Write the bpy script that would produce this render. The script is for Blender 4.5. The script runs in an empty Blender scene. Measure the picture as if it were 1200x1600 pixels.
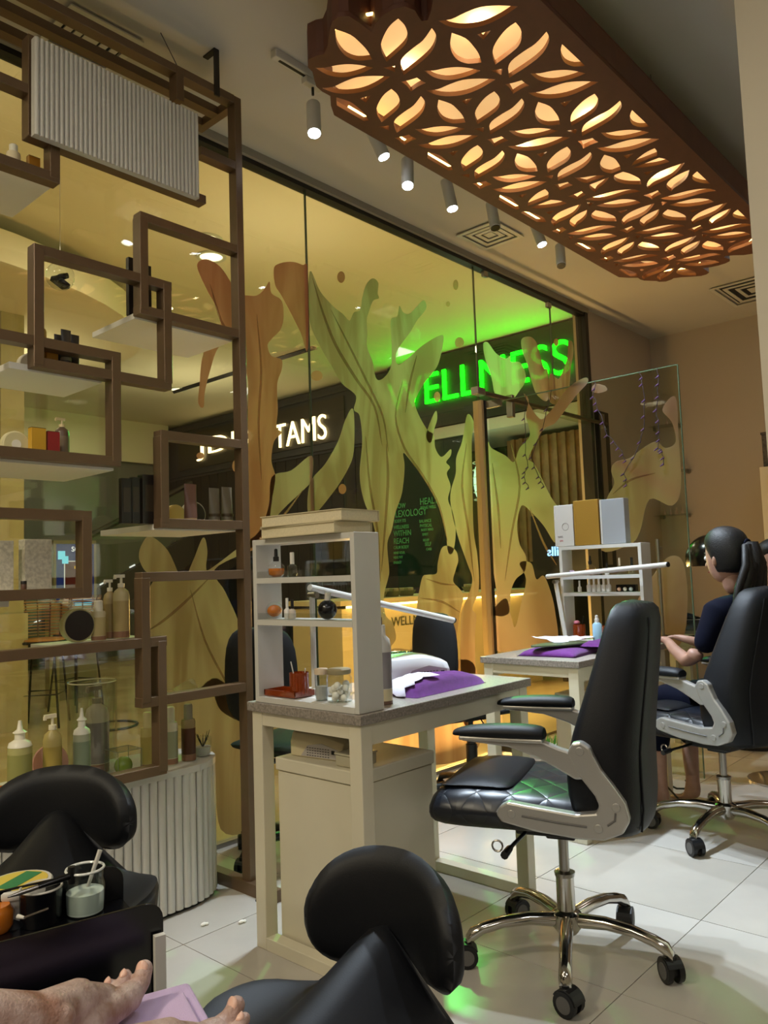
import bpy, bmesh, math, random
from mathutils import Vector as V, Matrix
from math import sin, cos, pi, radians as R_
random.seed(7)
S = bpy.context.scene
COL = S.collection
# ------------------------------------------------------------------ camera
FPX = 1232.96
YAW, PIT, ROL = R_(42.0155), R_(4.55615), R_(-1.97558)
CAM = V((0, 0, 1.2))
Fw = V((cos(YAW)*cos(PIT), sin(YAW)*cos(PIT), sin(PIT)))
R0 = V((sin(YAW), -cos(YAW), 0)); U0 = R0.cross(Fw)
Rt = cos(ROL)*R0 + sin(ROL)*U0
Up = -sin(ROL)*R0 + cos(ROL)*U0
cd = bpy.data.cameras.new('camera'); cam = bpy.data.objects.new('camera', cd); COL.objects.link(cam)
cam.matrix_world = Matrix(((Rt.x, Up.x, -Fw.x, CAM.x), (Rt.y, Up.y, -Fw.y, CAM.y), (Rt.z, Up.z, -Fw.z, CAM.z), (0, 0, 0, 1)))
cd.sensor_fit = 'VERTICAL'; cd.sensor_height = 36; cd.lens = FPX/1600*36; cd.clip_start = .05
S.camera = cam

def at(px, py, ax, v):            # where the sight line through a photo pixel meets a real plane
    d = Fw + Rt*((px-600)/FPX) - Up*((py-800)/FPX)
    i = 'xyz'.index(ax)
    return CAM + d*((v-CAM[i])/d[i])
def dep(p): return (V(p)-CAM).dot(Fw)

# ------------------------------------------------------------------ view + world
S.view_settings.view_transform = 'Standard'; S.view_settings.look = 'None'
S.view_settings.gamma = 1; S.view_settings.use_curve_mapping = False
S.view_settings.exposure = 0.0
w = bpy.data.worlds.new('world'); S.world = w; w.use_nodes = True
w.node_tree.nodes['Background'].inputs[0].default_value = (.05, .045, .04, 1)
w.node_tree.nodes['Background'].inputs[1].default_value = .3

def light(name, kind, loc, energy, col=(1, 1, 1), size=.2, rot=None, target=None, sy=None, spot=None, blend=.4):
    d = bpy.data.lights.new(name, kind); d.energy = energy; d.color = col
    if kind == 'AREA':
        d.size = size
        if sy: d.shape = 'RECTANGLE'; d.size_y = sy
    else: d.shadow_soft_size = size
    if spot: d.spot_size = R_(spot); d.spot_blend = blend
    o = bpy.data.objects.new(name, d); COL.objects.link(o); o.location = loc
    if target is not None: o.rotation_euler = (V(target)-V(loc)).to_track_quat('-Z', 'Y').to_euler()
    elif rot: o.rotation_euler = rot
    return o
# room downlights (outside the frame, ceiling mounted behind and beside the camera)
CH = 3.36
for x, y, e in ((.3, 1.1, 7), (.6, -1.3, 15), (-1.5, -1.4, 18), (3.4, -1.4, 5), (5.6, -.9, 4), (5.6, 1.2, 2.5)):
    light('downlight', 'AREA', (x, y, CH-.03), e, (1, .98, .95), .35)
for x, y, e in ((-1.2, 1.9, 60), (-2.4, .6, 34)): light('downlight_warm', 'AREA', (x, y, CH-.03), e, (1, .88, .64), .3)
# mall downlights, then added uplights that brighten the mall ceiling
for x, y, e in ((3, 5, 40), (6, 5.2, 45), (1, 5.5, 40), (3.5, 8.5, 50), (6, 8, 50), (0, 9, 45), (5.5, 11, 40)):
    light('mall_downlight', 'AREA', (x, y, 3.9), e*.42, (1, .88, .66), .3)
for x, y, e in ((1.0, 4.4, 24), (4.0, 4.6, 26), (7.0, 4.0, 14), (3.2, 8.0, 32), (6.2, 9.0, 30), (0.0, 7.5, 26)):
    light('mall_uplight', 'AREA', (x, y, 3.05), e*(.20 if y < 5 else .36), (1, .9, .62), .9, rot=(pi, 0, 0))
# warm strip at the foot of the shopfront glass, outside
for x in (3.3, 4.3, 5.2):
    light('plinth_light', 'AREA', (x, 3.24, .06), 22, (1, .60, .20), .9, rot=(pi-.25, 0, 0), sy=.06)

# ------------------------------------------------------------------ materials
def lin(c):
    return tuple((x/12.92 if x <= .04045 else ((x+.055)/1.055)**2.4) for x in (v/255 for v in c)) + (1,)
MC = {}
def mat(name, rgb, rough=.5, metal=0, noise=0, nscale=8, bump=0, bscale=200, emit=0, ecol=None, spec=.5, trans=0, coat=0, col2=None, sheen=0):
    if name in MC: return MC[name]
    m = bpy.data.materials.new(name); m.use_nodes = True; nt = m.node_tree; b = nt.nodes['Principled BSDF']
    b.inputs['Base Color'].default_value = lin(rgb); b.inputs['Roughness'].default_value = rough
    b.inputs['Metallic'].default_value = metal; b.inputs['Specular IOR Level'].default_value = spec
    b.inputs['Coat Weight'].default_value = coat; b.inputs['Sheen Weight'].default_value = sheen
    tc = nt.nodes.new('ShaderNodeTexCoord')
    if noise or col2:
        n = nt.nodes.new('ShaderNodeTexNoise'); n.inputs['Scale'].default_value = nscale; n.inputs['Detail'].default_value = 6
        nt.links.new(tc.outputs['Object'], n.inputs['Vector'])
        cr = nt.nodes.new('ShaderNodeValToRGB'); nt.links.new(n.outputs['Fac'], cr.inputs[0])
        a = lin(rgb); c2 = lin(col2) if col2 else tuple(x*(1-noise) for x in a[:3])+(1,)
        cr.color_ramp.elements[0].position = .35; cr.color_ramp.elements[1].position = .65
        cr.color_ramp.elements[0].color = c2; cr.color_ramp.elements[1].color = a
        nt.links.new(cr.outputs[0], b.inputs['Base Color'])
    if bump:
        n2 = nt.nodes.new('ShaderNodeTexNoise'); n2.inputs['Scale'].default_value = bscale; n2.inputs['Detail'].default_value = 3
        nt.links.new(tc.outputs['Object'], n2.inputs['Vector'])
        bp = nt.nodes.new('ShaderNodeBump'); bp.inputs['Strength'].default_value = bump; bp.inputs['Distance'].default_value = .002
        nt.links.new(n2.outputs['Fac'], bp.inputs['Height']); nt.links.new(bp.outputs[0], b.inputs['Normal'])
    if emit:
        b.inputs['Emission Color'].default_value = lin(ecol or rgb); b.inputs['Emission Strength'].default_value = emit
    if trans: b.inputs['Transmission Weight'].default_value = trans
    MC[name] = m; return m
def glassmat(name, tint=(1, 1, 1), refl=1.0, extra=0.0, rough=0.02):
    "thin clear pane: what passes and what the Fresnel surface mirrors"
    if name in MC: return MC[name]
    m = bpy.data.materials.new(name); m.use_nodes = True; nt = m.node_tree; nt.nodes.clear()
    o = nt.nodes.new('ShaderNodeOutputMaterial'); t = nt.nodes.new('ShaderNodeBsdfTransparent'); g = nt.nodes.new('ShaderNodeBsdfGlossy')
    t.inputs[0].default_value = (*tint, 1); g.inputs['Roughness'].default_value = rough
    f = nt.nodes.new('ShaderNodeLayerWeight'); f.inputs[0].default_value = .5      # facing -> Schlick, same from both sides
    pw = nt.nodes.new('ShaderNodeMath'); pw.operation = 'POWER'; pw.inputs[1].default_value = 5; nt.links.new(f.outputs['Facing'], pw.inputs[0])
    mx = nt.nodes.new('ShaderNodeMixShader'); ma = nt.nodes.new('ShaderNodeMath'); ma.operation = 'MULTIPLY_ADD'; ma.use_clamp = True
    ma.inputs[1].default_value = .96*refl*.5; ma.inputs[2].default_value = .04*refl*.6+extra*.5
    nt.links.new(pw.outputs[0], ma.inputs[0]); nt.links.new(ma.outputs[0], mx.inputs[0])
    nt.links.new(t.outputs[0], mx.inputs[1]); nt.links.new(g.outputs[0], mx.inputs[2]); nt.links.new(mx.outputs[0], o.inputs[0])
    MC[name] = m; return m
def decalmat(name, rgb, rgb2):
    if name in MC: return MC[name]
    m = bpy.data.materials.new(name); m.use_nodes = True; nt = m.node_tree; nt.nodes.clear()
    o = nt.nodes.new('ShaderNodeOutputMaterial'); d = nt.nodes.new('ShaderNodeBsdfDiffuse'); tr = nt.nodes.new('ShaderNodeBsdfTranslucent'); tp = nt.nodes.new('ShaderNodeBsdfTransparent')
    tc = nt.nodes.new('ShaderNodeTexCoord'); mp = nt.nodes.new('ShaderNodeMapping'); mp.inputs['Scale'].default_value = (3.2, 1, .7)
    mp.inputs['Rotation'].default_value = (0, .35, 0)
    wv = nt.nodes.new('ShaderNodeTexNoise'); wv.inputs['Scale'].default_value = 1.3; wv.inputs['Detail'].default_value = 3; wv.inputs['Distortion'].default_value = 1.5
    cr = nt.nodes.new('ShaderNodeValToRGB')
    cr.color_ramp.elements[0].position = .4; cr.color_ramp.elements[0].color = lin(rgb2)
    cr.color_ramp.elements[1].position = .6; cr.color_ramp.elements[1].color = lin(rgb)
    nt.links.new(tc.outputs['Object'], mp.inputs[0]); nt.links.new(mp.outputs[0], wv.inputs['Vector']); nt.links.new(wv.outputs['Fac'], cr.inputs[0])
    for s in (d, tr): nt.links.new(cr.outputs[0], s.inputs[0])
    a = nt.nodes.new('ShaderNodeMixShader'); a.inputs[0].default_value = .92
    nt.links.new(d.outputs[0], a.inputs[1]); nt.links.new(tr.outputs[0], a.inputs[2])
    b = nt.nodes.new('ShaderNodeMixShader'); b.inputs[0].default_value = .13
    nt.links.new(a.outputs[0], b.inputs[1]); nt.links.new(tp.outputs[0], b.inputs[2]); nt.links.new(b.outputs[0], o.inputs[0])
    MC[name] = m; return m
def emis(name, rgb, s):
    if name in MC: return MC[name]
    m = bpy.data.materials.new(name); m.use_nodes = True; nt = m.node_tree; nt.nodes.clear()
    o = nt.nodes.new('ShaderNodeOutputMaterial'); e = nt.nodes.new('ShaderNodeEmission'); e.inputs[0].default_value = lin(rgb); e.inputs[1].default_value = s
    nt.links.new(e.outputs[0], o.inputs[0]); MC[name] = m; return m

white = mat('white_board', (205, 203, 196), .42, noise=.06, nscale=5)
cream = mat('cream_paint', (214, 206, 182), .5, noise=.05, nscale=4)
wallp = mat('wall_paint', (190, 178, 164), .85, noise=.04, nscale=2)
ceilp = mat('ceiling_paint', (196, 192, 184), .9, noise=.03, nscale=1.5)
colp = mat('column_paint', (222, 212, 190), .8, noise=.03, nscale=2)
bronze = mat('bronze_metal', (112, 90, 68), .38, .35, noise=.1, nscale=12)
lattice = mat('lattice_brown', (92, 52, 34), .6, noise=.15, nscale=20)
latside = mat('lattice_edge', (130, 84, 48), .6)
leather = mat('black_leather', (13, 15, 20), .5, bump=.25, bscale=420, spec=.25)
leather2 = mat('black_vinyl', (13, 15, 20), .55, bump=.12, bscale=300, spec=.32)
fabric = mat('black_fabric', (13, 15, 20), .9, bump=.5, bscale=700)
blackp = mat('black_plastic', (10, 11, 14), .42)
blackg = mat('black_gloss', (9, 10, 15), .2)
silver = mat('silver_plastic', (172, 170, 166), .34, .55)
chrome = mat('polished_metal', (190, 186, 178), .13, 1)
grey = mat('grey_rubber', (92, 90, 88), .6)
steel = mat('brushed_steel', (160, 156, 150), .28, 1)
granite = mat('granite_edge', (158, 148, 138), .32, noise=.45, nscale=140)
purple = mat('purple_towel', (98, 24, 118), .95, noise=.22, nscale=60, bump=1, bscale=900, sheen=.15)
lilac = mat('lilac_towel', (206, 176, 222), .95, bump=1, bscale=900, sheen=.5)
tissue = mat('white_tissue', (226, 222, 238), .9, bump=.6, bscale=120)
skin_m = mat('skin_tone', (170, 130, 112), .48, noise=.14, nscale=30, bump=.3, bscale=160)
scrub = mat('skin_with_scrub', (152, 114, 98), .42, col2=(206, 184, 178), nscale=26, bump=.8, bscale=240)
nail_m = mat('nail_tone', (226, 184, 166), .25, coat=.5)
hair_m = mat('black_hair', (8, 8, 11), .5, bump=.8, bscale=260)
navy = mat('navy_cloth', (6, 10, 30), .85, bump=.4, bscale=400, spec=.15)
gold = mat('gold_card', (178, 138, 58), .4, .4, bump=.4, bscale=180)
amber = mat('amber_glass', (170, 72, 22), .08, trans=.55, coat=.5)
amberl = mat('amber_liquid', (222, 128, 40), .1, trans=.3)
clear = glassmat('clear_glass', (.93, .95, .94), 1.6, .04)
pane = glassmat('shop_glass', (.93, .93, .82), 1.3, .09, .0)
doorg = glassmat('door_glass', (.88, .9, .82), .7, .02, .0)
glow = emis('lamp_glow', (235, 244, 255), 18)

# ------------------------------------------------------------------ mesh collector
class G:
    def __init__(s): s.v = []; s.f = []
    def add(s, vs, fs):
        n = len(s.v); s.v += [V(p) for p in vs]; s.f += [tuple(i+n for i in f) for f in fs]; return s
    def box(s, a, b):
        x0, y0, z0 = a; x1, y1, z1 = b
        x0, x1 = min(x0, x1), max(x0, x1); y0, y1 = min(y0, y1), max(y0, y1); z0, z1 = min(z0, z1), max(z0, z1)
        return s.add([(x0, y0, z0), (x1, y0, z0), (x1, y1, z0), (x0, y1, z0), (x0, y0, z1), (x1, y0, z1), (x1, y1, z1), (x0, y1, z1)],
                     [(0, 3, 2, 1), (4, 5, 6, 7), (0, 1, 5, 4), (1, 2, 6, 5), (2, 3, 7, 6), (3, 0, 4, 7)])
    def ob(s, c, size, rz=0, rx=0, ry=0):
        M = Matrix.Rotation(rz, 3, 'Z') @ Matrix.Rotation(ry, 3, 'Y') @ Matrix.Rotation(rx, 3, 'X'); h = V(size)/2
        n = len(s.v); s.box(-h, h)
        for i in range(n, len(s.v)): s.v[i] = M @ s.v[i] + V(c)
        return s
    def rings(s, rs, cap=True, close=False):
        n = len(s.v); k = len(rs[0])
        for r in rs: s.v += [V(p) for p in r]
        m = len(rs)
        for i in range(m if close else m-1):
            a = n+i*k; b = n+((i+1) % m)*k
            for j in range(k): s.f.append((a+j, a+(j+1) % k, b+(j+1) % k, b+j))
        if cap and not close:
            s.f.append(tuple(n+j for j in reversed(range(k)))); s.f.append(tuple(n+(m-1)*k+j for j in range(k)))
        return s
    def lathe(s, c, prof, n=20, sx=1, sy=1):
        c = V(c)
        return s.rings([[(c.x+r*sx*cos(2*pi*j/n), c.y+r*sy*sin(2*pi*j/n), c.z+z) for j in range(n)] for r, z in prof])
    def tube(s, pts, r, n=8, close=False, flat=1):
        pts = [V(p) for p in pts]; rr = r if isinstance(r, (list, tuple)) else [r]*len(pts); rs = []; prev = None
        for i, p in enumerate(pts):
            a = pts[(i-1) % len(pts)] if (i or close) else p; b = pts[(i+1) % len(pts)] if (i < len(pts)-1 or close) else p
            t = (b-a).normalized() if (b-a).length > 1e-9 else V((0, 0, 1))
            if prev is None: prev = t.cross(V((0, 0, 1)) if abs(t.z) < .9 else V((1, 0, 0))).normalized()
            u = (prev - t*prev.dot(t)).normalized(); prev = u; w_ = t.cross(u)
            rs.append([p + u*rr[i]*cos(2*pi*j/n) + w_*rr[i]*flat*sin(2*pi*j/n) for j in range(n)])
        return s.rings(rs, close=close)
    def prism(s, poly, o, ux, uy, d):
        "polygon (2d) in plane o+ux*a+uy*b, thickened along d"
        o, ux, uy, d = V(o), V(ux), V(uy), V(d)
        return s.rings([[o+ux*a+uy*b for a, b in poly], [o+ux*a+uy*b+d for a, b in poly]])
    def ball(s, c, r, n=16, m=10):
        r = V(r) if not isinstance(r, (int, float)) else V((r, r, r)); c = V(c)
        return s.rings([[c+V((r.x*sin(t)*cos(2*pi*j/n), r.y*sin(t)*sin(2*pi*j/n), -r.z*cos(t))) for j in range(n)] for t in [(i+.02)*pi/(m+.04-.0) for i in range(m+1)]])
    def xf(s, M):
        s.v = [M @ p for p in s.v]; return s

def smooth(me, ang=40):
    me.polygons.foreach_set('use_smooth', [True]*len(me.polygons))
    bm = bmesh.new(); bm.from_mesh(me)
    for e in bm.edges:
        if len(e.link_faces) == 2 and e.calc_face_angle(0) > R_(ang): e.smooth = False
    bm.to_mesh(me); bm.free()
def mk(name, g, m, par=None, sm=None, bev=0, local=False, sub=0, bseg=2, kind=None, label=None, nofix=False):
    me = bpy.data.meshes.new(name)
    off = V((0, 0, 0))
    if par is not None and not local:
        off = par['_o'] if '_o' in par else V((0, 0, 0)); off = V(off)
    if isinstance(g, G):
        me.from_pydata([tuple(p-off) for p in g.v], [], g.f)
        if not nofix:
            bm = bmesh.new(); bm.from_mesh(me); bmesh.ops.recalc_face_normals(bm, faces=bm.faces); bm.to_mesh(me); bm.free()
    else: me = g; me.name = name; me.transform(Matrix.Translation(-off))
    if sm: smooth(me, sm)
    for mm in (m if isinstance(m, (list, tuple)) else [m]): me.materials.append(mm)
    o = bpy.data.objects.new(name, me); COL.objects.link(o)
    if par is not None: o.parent = par; o['_o'] = tuple(off)
    if bev:
        b = o.modifiers.new('bevel', 'BEVEL'); b.width = bev; b.segments = bseg; b.limit_method = 'ANGLE'; b.harden_normals = False
    if sub:
        q = o.modifiers.new('sub', 'SUBSURF'); q.levels = sub; q.render_levels = sub
    if kind: o['kind'] = kind
    if label: o['label'] = label
    return o
def tag(o, label, cat, group=None):
    o['label'] = label; o['category'] = cat
    if group: o['group'] = group
    return o
def thing(name, label, cat, loc, rz=0, group=None):
    o = bpy.data.objects.new(name, None); COL.objects.link(o); o.location = loc; o.rotation_euler = (0, 0, rz); o.empty_display_size = .05
    o['_o'] = tuple(loc)
    return tag(o, label, cat, group)
def struct(name, g, m, par=None, **k):
    o = mk(name, g, m, par, **k)
    if par is None: o['kind'] = 'structure'
    return o
def dup(root, loc, rz, label, group=None):
    r = root.copy(); COL.objects.link(r); r.location = loc; r.rotation_euler = (0, 0, rz); r['label'] = label
    if group: r['group'] = group
    for ch in list(root.children):
        c = ch.copy(); COL.objects.link(c); c.parent = r
        for g in ch.children:
            d = g.copy(); COL.objects.link(d); d.parent = c
    return r
def cat_smooth(pts, n=6):
    out = []; k = len(pts)
    for i in range(k):
        p0, p1, p2, p3 = (V((*pts[(i+j) % k], 0)) for j in (-1, 0, 1, 2))
        for q in range(n):
            t = q/n
            r = .5*((2*p1)+(-p0+p2)*t+(2*p0-5*p1+4*p2-p3)*t*t+(-p0+3*p1-3*p2+p3)*t**3); out.append((r.x, r.y))
    return out
def fill2d(loops, ext, M):
    "mesh from 2-d loops (first outer, rest holes) by a filled curve"
    cu = bpy.data.curves.new('c', 'CURVE'); cu.dimensions = '2D'; cu.fill_mode = 'BOTH'; cu.extrude = ext
    for lp in loops:
        sp = cu.splines.new('POLY'); sp.points.add(len(lp)-1)
        for i, (a, b) in enumerate(lp): sp.points[i].co = (a, b, 0, 1)
        sp.use_cyclic_u = True
    ob = bpy.data.objects.new('t', cu); COL.objects.link(ob)
    dg = bpy.context.evaluated_depsgraph_get(); me = bpy.data.meshes.new_from_object(ob.evaluated_get(dg)); bpy.data.objects.remove(ob); bpy.data.curves.remove(cu)
    me.materials.clear(); me.transform(M); return me
def text_mesh(s, size, ext, M, bold=0, sx=1):
    cu = bpy.data.curves.new('t', 'FONT'); cu.body = s; cu.size = size; cu.extrude = ext; cu.offset = bold; cu.resolution_u = 4
    ob = bpy.data.objects.new('t', cu); COL.objects.link(ob)
    dg = bpy.context.evaluated_depsgraph_get(); me = bpy.data.meshes.new_from_object(ob.evaluated_get(dg)); bpy.data.objects.remove(ob); bpy.data.curves.remove(cu)
    me.materials.clear(); me.transform(M @ Matrix.Diagonal((sx, 1, 1, 1))); return me
def frameM(o, ux, uy):
    ux = V(ux).normalized(); uy = V(uy).normalized(); uz = ux.cross(uy)
    return Matrix(((ux.x, uy.x, uz.x, o[0]), (ux.y, uy.y, uz.y, o[1]), (ux.z, uy.z, uz.z, o[2]), (0, 0, 0, 1)))

YG = 3.05            # shopfront glass plane
ZT = 3.32            # top of glass
XB = 7.25            # back wall
# ================================================================== SETTING
tile_m = []
for i, c in enumerate(((188, 182, 172), (183, 177, 166), (193, 188, 179))):
    tile_m.append(mat('floor_tile_%d' % i, c, .26, noise=.10, nscale=3, coat=.06))
grout = mat('floor_grout', (110, 100, 86), .8)
fl = struct('floor', G().box((-3.2, -3.2, -.06), (XB+.1, YG+.02, -.006)), grout)
TX, TY, TP, TQ = 1.545, 1.095, .6, .63
tme = {}
cnt = 0
for i in range(-3, 10):
    for j in range(-3, 4):
        x0, x1 = TX+TP*i+.0015, TX+TP*(i+1)-.0015; y0, y1 = TY+TQ*j+.0015, TY+TQ*(j+1)-.0015
        x1 = min(x1, XB-.01); y1 = min(y1, YG-.02)
        if x1-x0 < .03 or y1-y0 < .03: continue
        k = (round(x1-x0, 3), round(y1-y0, 3), random.randrange(3))
        if k not in tme:
            o = mk('tile', G().box((0, 0, -.008), (k[0], k[1], 0)), tile_m[k[2]], fl, local=True, bev=.001, bseg=1); tme[k] = o.data
        else:
            o = bpy.data.objects.new('tile', tme[k]); COL.objects.link(o); o.parent = fl
        o.location = (x0, y0, 0)
struct('ceiling', G().box((-3.2, -3.2, CH), (XB+.1, YG+.12, CH+.08)), ceilp)
struct('wall_back', G().box((XB, -3.2, 0), (XB+.1, YG+.1, CH)), wallp)
struct('wall_front', G().box((5.97, YG-.02, 0), (XB, YG+.1, CH)), wallp)
struct('wall_left', G().box((-3.3, -3.2, 0), (-3.2, YG, CH)), wallp)
struct('wall_rear', G().box((-3.2, -3.3, 0), (XB, -3.2, CH)), wallp)
struct('baseboard_back', G().box((XB-.015, -3.2, 0), (XB, YG-.02, .08)), white)
# column on the right
yc = at(1147, 0, 'x', 2.35).y
struct('wall_column', G().box((2.35, yc, 0), (2.9, yc-.7, CH)), colp)
# header channel and glass panes with printed splash film
hd = struct('trim_1', G().box((-3.2, YG-.05, ZT), (5.97, YG+.06, CH)), mat('header_grey', (150, 144, 132), .6))
mk('seal', G().box((-3.2, YG-.03, ZT-.025), (5.95, YG+.03, ZT)), blackp, hd)
jx = [-3.2, -.9, 1.0, 2.83, 4.385]
panes = []
for k in range(4):
    panes.append(struct('window_%d' % (k+1), G().box((jx[k]+.003, YG-.005, .02), (jx[k+1]-.003, YG+.005, ZT-.02)), pane))
ZD = 2.36
panes.append(struct('window_5', G().box((4.388, YG-.005, ZD+.02), (5.41, YG+.005, ZT-.02)), pane))
panes.append(struct('window_6', G().box((5.416, YG-.005, ZD+.02), (5.92, YG+.005, ZT-.02)), pane))
seal = mat('glass_edge', (70, 88, 70), .3)
for x in jx[1:4]: mk('joint', G().box((x-.003, YG-.006, .02), (x+.003, YG+.006, ZT-.02)), seal, hd)
mk('joint', G().box((4.383, YG-.006, ZD), (4.389, YG+.006, ZT-.02)), seal, hd)
mk('joint', G().box((5.41, YG-.006, ZD), (5.415, YG+.006, ZT-.02)), seal, hd)
struct('trim_2', G().box((5.92, YG-.04, 0), (5.97, YG+.05, ZT)), mat('dark_frame', (40, 36, 34), .5))
struct('trim_3', G().box((-3.2, YG-.02, 0), (4.38, YG+.02, .02)), steel)
# door jamb post
jam = struct('trim_4', G().box((4.375, YG-.03, 0), (4.40, YG+.04, ZD)), mat('jamb_bronze', (206, 178, 138), .35, .3))
mk('dark_edge', G().box((4.40, YG-.035, 0), (4.425, YG+.03, ZD)), blackp, jam)

# splash film: outlines read on the glass plane
dcl = decalmat('splash_film', (206, 190, 178), (186, 164, 148))
dcp = decalmat('splash_film_pink', (214, 172, 156), (196, 150, 134))
def film(loop, par, plane='y', v=YG-.008, m=dcl, sm_=5):
    pts = []
    for px, py in (cat_smooth(loop, sm_) if sm_ else loop):
        p = at(px, py, plane, v); pts.append((p.x, p.z) if plane == 'y' else (-p.y, p.z))
    if plane == 'y': M = frameM((0, v, 0), (1, 0, 0), (0, 0, 1))
    else: M = frameM((v, 0, 0), (0, -1, 0), (0, 0, 1))
    return mk('splash_film', fill2d([pts], .0006, M), m, par)
W3, W4, W5, W6 = panes[2], panes[3], panes[4], panes[5]
FILMS = [
 (W3, dcp, [(308,415),(322,405),(345,418),(365,450),(372,472),(380,462),(400,462),(413,452),(421,440),(424,458),(440,470),(443,495),(438,515),(424,530),(418,540),(424,556),(440,562),(440,578),(433,600),(434,640),(432,668),(440,676),(428,690),(424,720),(430,745),(425,780),(418,830),(405,850),(385,862),(378,830),(385,790),(388,720),(387,650),(388,600),(380,565),(362,528),(340,545),(328,580),(320,612),(318,636),(310,630),(312,600),(316,560),(330,520),(345,510),(338,480),(322,450)]),
 (W3, dcl, [(388,860),(410,835),(440,798),(480,760),(487,750),(487,712),(455,735),(425,745),(420,790),(405,830),(380,850),(330,888),(322,886),(324,860),(317,840),(300,880),(285,905),(262,860),(235,838),(222,850),(217,870),(225,890),(240,905),(225,930),(215,960),(222,1010),(245,1045),(262,1078),(300,1060),(316,1090),(330,1072),(345,1110),(390,1130),(400,1100),(385,1020),(372,970),(352,925),(335,890)]),
 (W3, dcl, [(250,1120),(262,1080),(300,1085),(340,1060),(388,1120),(395,1200),(392,1290),(345,1296),(335,1200),(320,1150)]),
 (W3, dcp, [(428,420),(436,412),(455,409),(472,414),(481,424),(481,545),(470,520),(455,490),(440,462),(430,445)]),
 (W4, dcl, [(484,424),(500,455),(520,478),(535,490),(546,501),(553,488),(563,484),(566,465),(572,445),(582,435),(591,442),(590,458),(592,466),(583,470),(577,485),(573,500),(574,522),(573,540),(582,565),(588,592),(600,590),(611,572),(612,540),(611,500),(621,494),(624,478),(630,488),(640,490),(652,478),(662,469),(666,482),(652,500),(640,520),(622,545),(618,560),(623,570),(640,558),(660,540),(685,525),(693,528),(686,565),(676,583),(662,600),(652,618),(648,630),(655,650),(668,672),(678,680),(680,700),(690,714),(704,702),(704,712),(697,722),(703,730),(698,740),(704,760),(700,780),(707,800),(712,830),(708,862),(700,862),(697,830),(690,805),(678,775),(660,745),(640,718),(630,708),(632,730),(628,770),(618,800),(612,828),(605,850),(608,890),(606,905),(600,930),(602,960),(614,975),(618,1000),(600,1015),(592,990),(590,900),(586,830),(568,780),(562,740),(566,690),(562,650),(553,640),(556,618),(535,600),(520,575),(500,540),(484,500)]),
 (W4, dcl, [(552,640),(540,655),(528,690),(508,725),(484,756),(484,808),(520,770),(545,730),(553,700)]),
 (W4, dcl, [(690,857),(700,853),(712,860),(716,875),(712,890),(708,908),(718,920),(724,932),(718,960),(714,990),(708,1020),(698,1060),(640,1050),(645,1000),(650,960),(654,930),(660,902),(668,898),(682,896),(684,880)]),
 (W4, dcl, [(730,648),(740,660),(737,690),(738,760),(740,830),(746,870),(748,920),(738,950),(744,962),(742,1000),(742,1120),(722,1120),(720,980),(724,950),(732,930),(738,905),(730,880),(716,840),(706,800),(704,770),(712,740),(713,715),(722,690)]),
 (W4, dcl, [(600,1020),(640,1015),(700,1030),(744,1045),(744,1175),(620,1195),(600,1160),(560,1150),(545,1080)]),
 (W4, dcl, [(500,1160),(560,1130),(620,1195),(590,1220),(520,1246),(490,1250)]),
 (W5, dcl, [(755,538),(762,535),(775,552),(790,560),(797,556),(798,565),(812,566),(820,580),(821,595),(812,610),(798,625),(775,618),(768,590),(758,560)]),
 (W5, dcl, [(815,530),(828,526),(838,535),(844,555),(850,575),(856,580),(856,625),(840,618),(832,600),(824,570),(816,548)]),
 (W6, dcl, [(859,585),(872,592),(878,582),(886,560),(888,535),(894,534),(896,550),(892,575),(890,600),(885,628),(859,628)]),
]
for par, m, lp in FILMS: film(lp, par, m=m)
ffold = decalmat('splash_fold', (186, 144, 126), (170, 128, 110)); [setattr(n.inputs[0], 'default_value', .62) for n in ffold.node_tree.nodes if n.type == 'MIX_SHADER' and n.inputs[2].links[0].from_node.type == 'BSDF_TRANSPARENT']
def fold(pts, w_, par, plane='y', v=YG-.0095):
    P_ = [V((x, y, 0)) for x, y in pts]; L_, Rr = [], []
    for i, p in enumerate(P_):
        t_ = (P_[min(i+1, len(P_)-1)]-P_[max(i-1, 0)]).normalized(); n_ = V((-t_.y, t_.x, 0)); q = w_*(math.sin(pi*(i+.12)/(len(P_)-.76)))**.8*.5+.2
        L_.append(tuple((p+n_*q)[:2])); Rr.append(tuple((p-n_*q)[:2]))
    o = film(L_+Rr[::-1], par, plane, v, ffold, 4); o.name = 'film_fold'; return o
for par, w_, l in ((W4, 4, [(490,440),(505,490),(525,540),(555,590),(585,635),(596,690)]), (W4, 3, [(520,490),(548,545),(575,600),(598,650),(606,700)]), (W4, 4, [(604,700),(612,660),(606,760),(598,820),(597,880)][::2]),
        (W4, 3, [(628,600),(618,650),(632,700),(662,745),(686,790),(698,840)]), (W4, 3, [(650,560),(640,600),(634,640)]), (W4, 3, [(572,690),(578,760),(590,830),(594,900)]), (W4, 3, [(728,700),(722,760),(732,830),(740,900)]),
        (W4, 3, [(660,935),(690,940),(716,955)]), (W4, 2.5, [(668,905),(690,912),(710,914)]), (W3, 3, [(402,500),(408,580),(404,660),(408,740)]), (W3, 3, [(330,450),(345,500),(360,520)]), (W3, 4, [(325,905),(290,940),(255,970),(232,985)]), (W3, 3, [(300,930),(320,1000),(350,1060),(372,1100)]), (W3, 3, [(470,770),(440,810),(410,845)])):
    fold(l, w_, par)
def drop(px, py, rx, ry, par, m=dcl): film([(px+rx*cos(a*pi/4), py+ry*sin(a*pi/4)) for a in range(8)], par, m=m, sm_=3)
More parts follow.
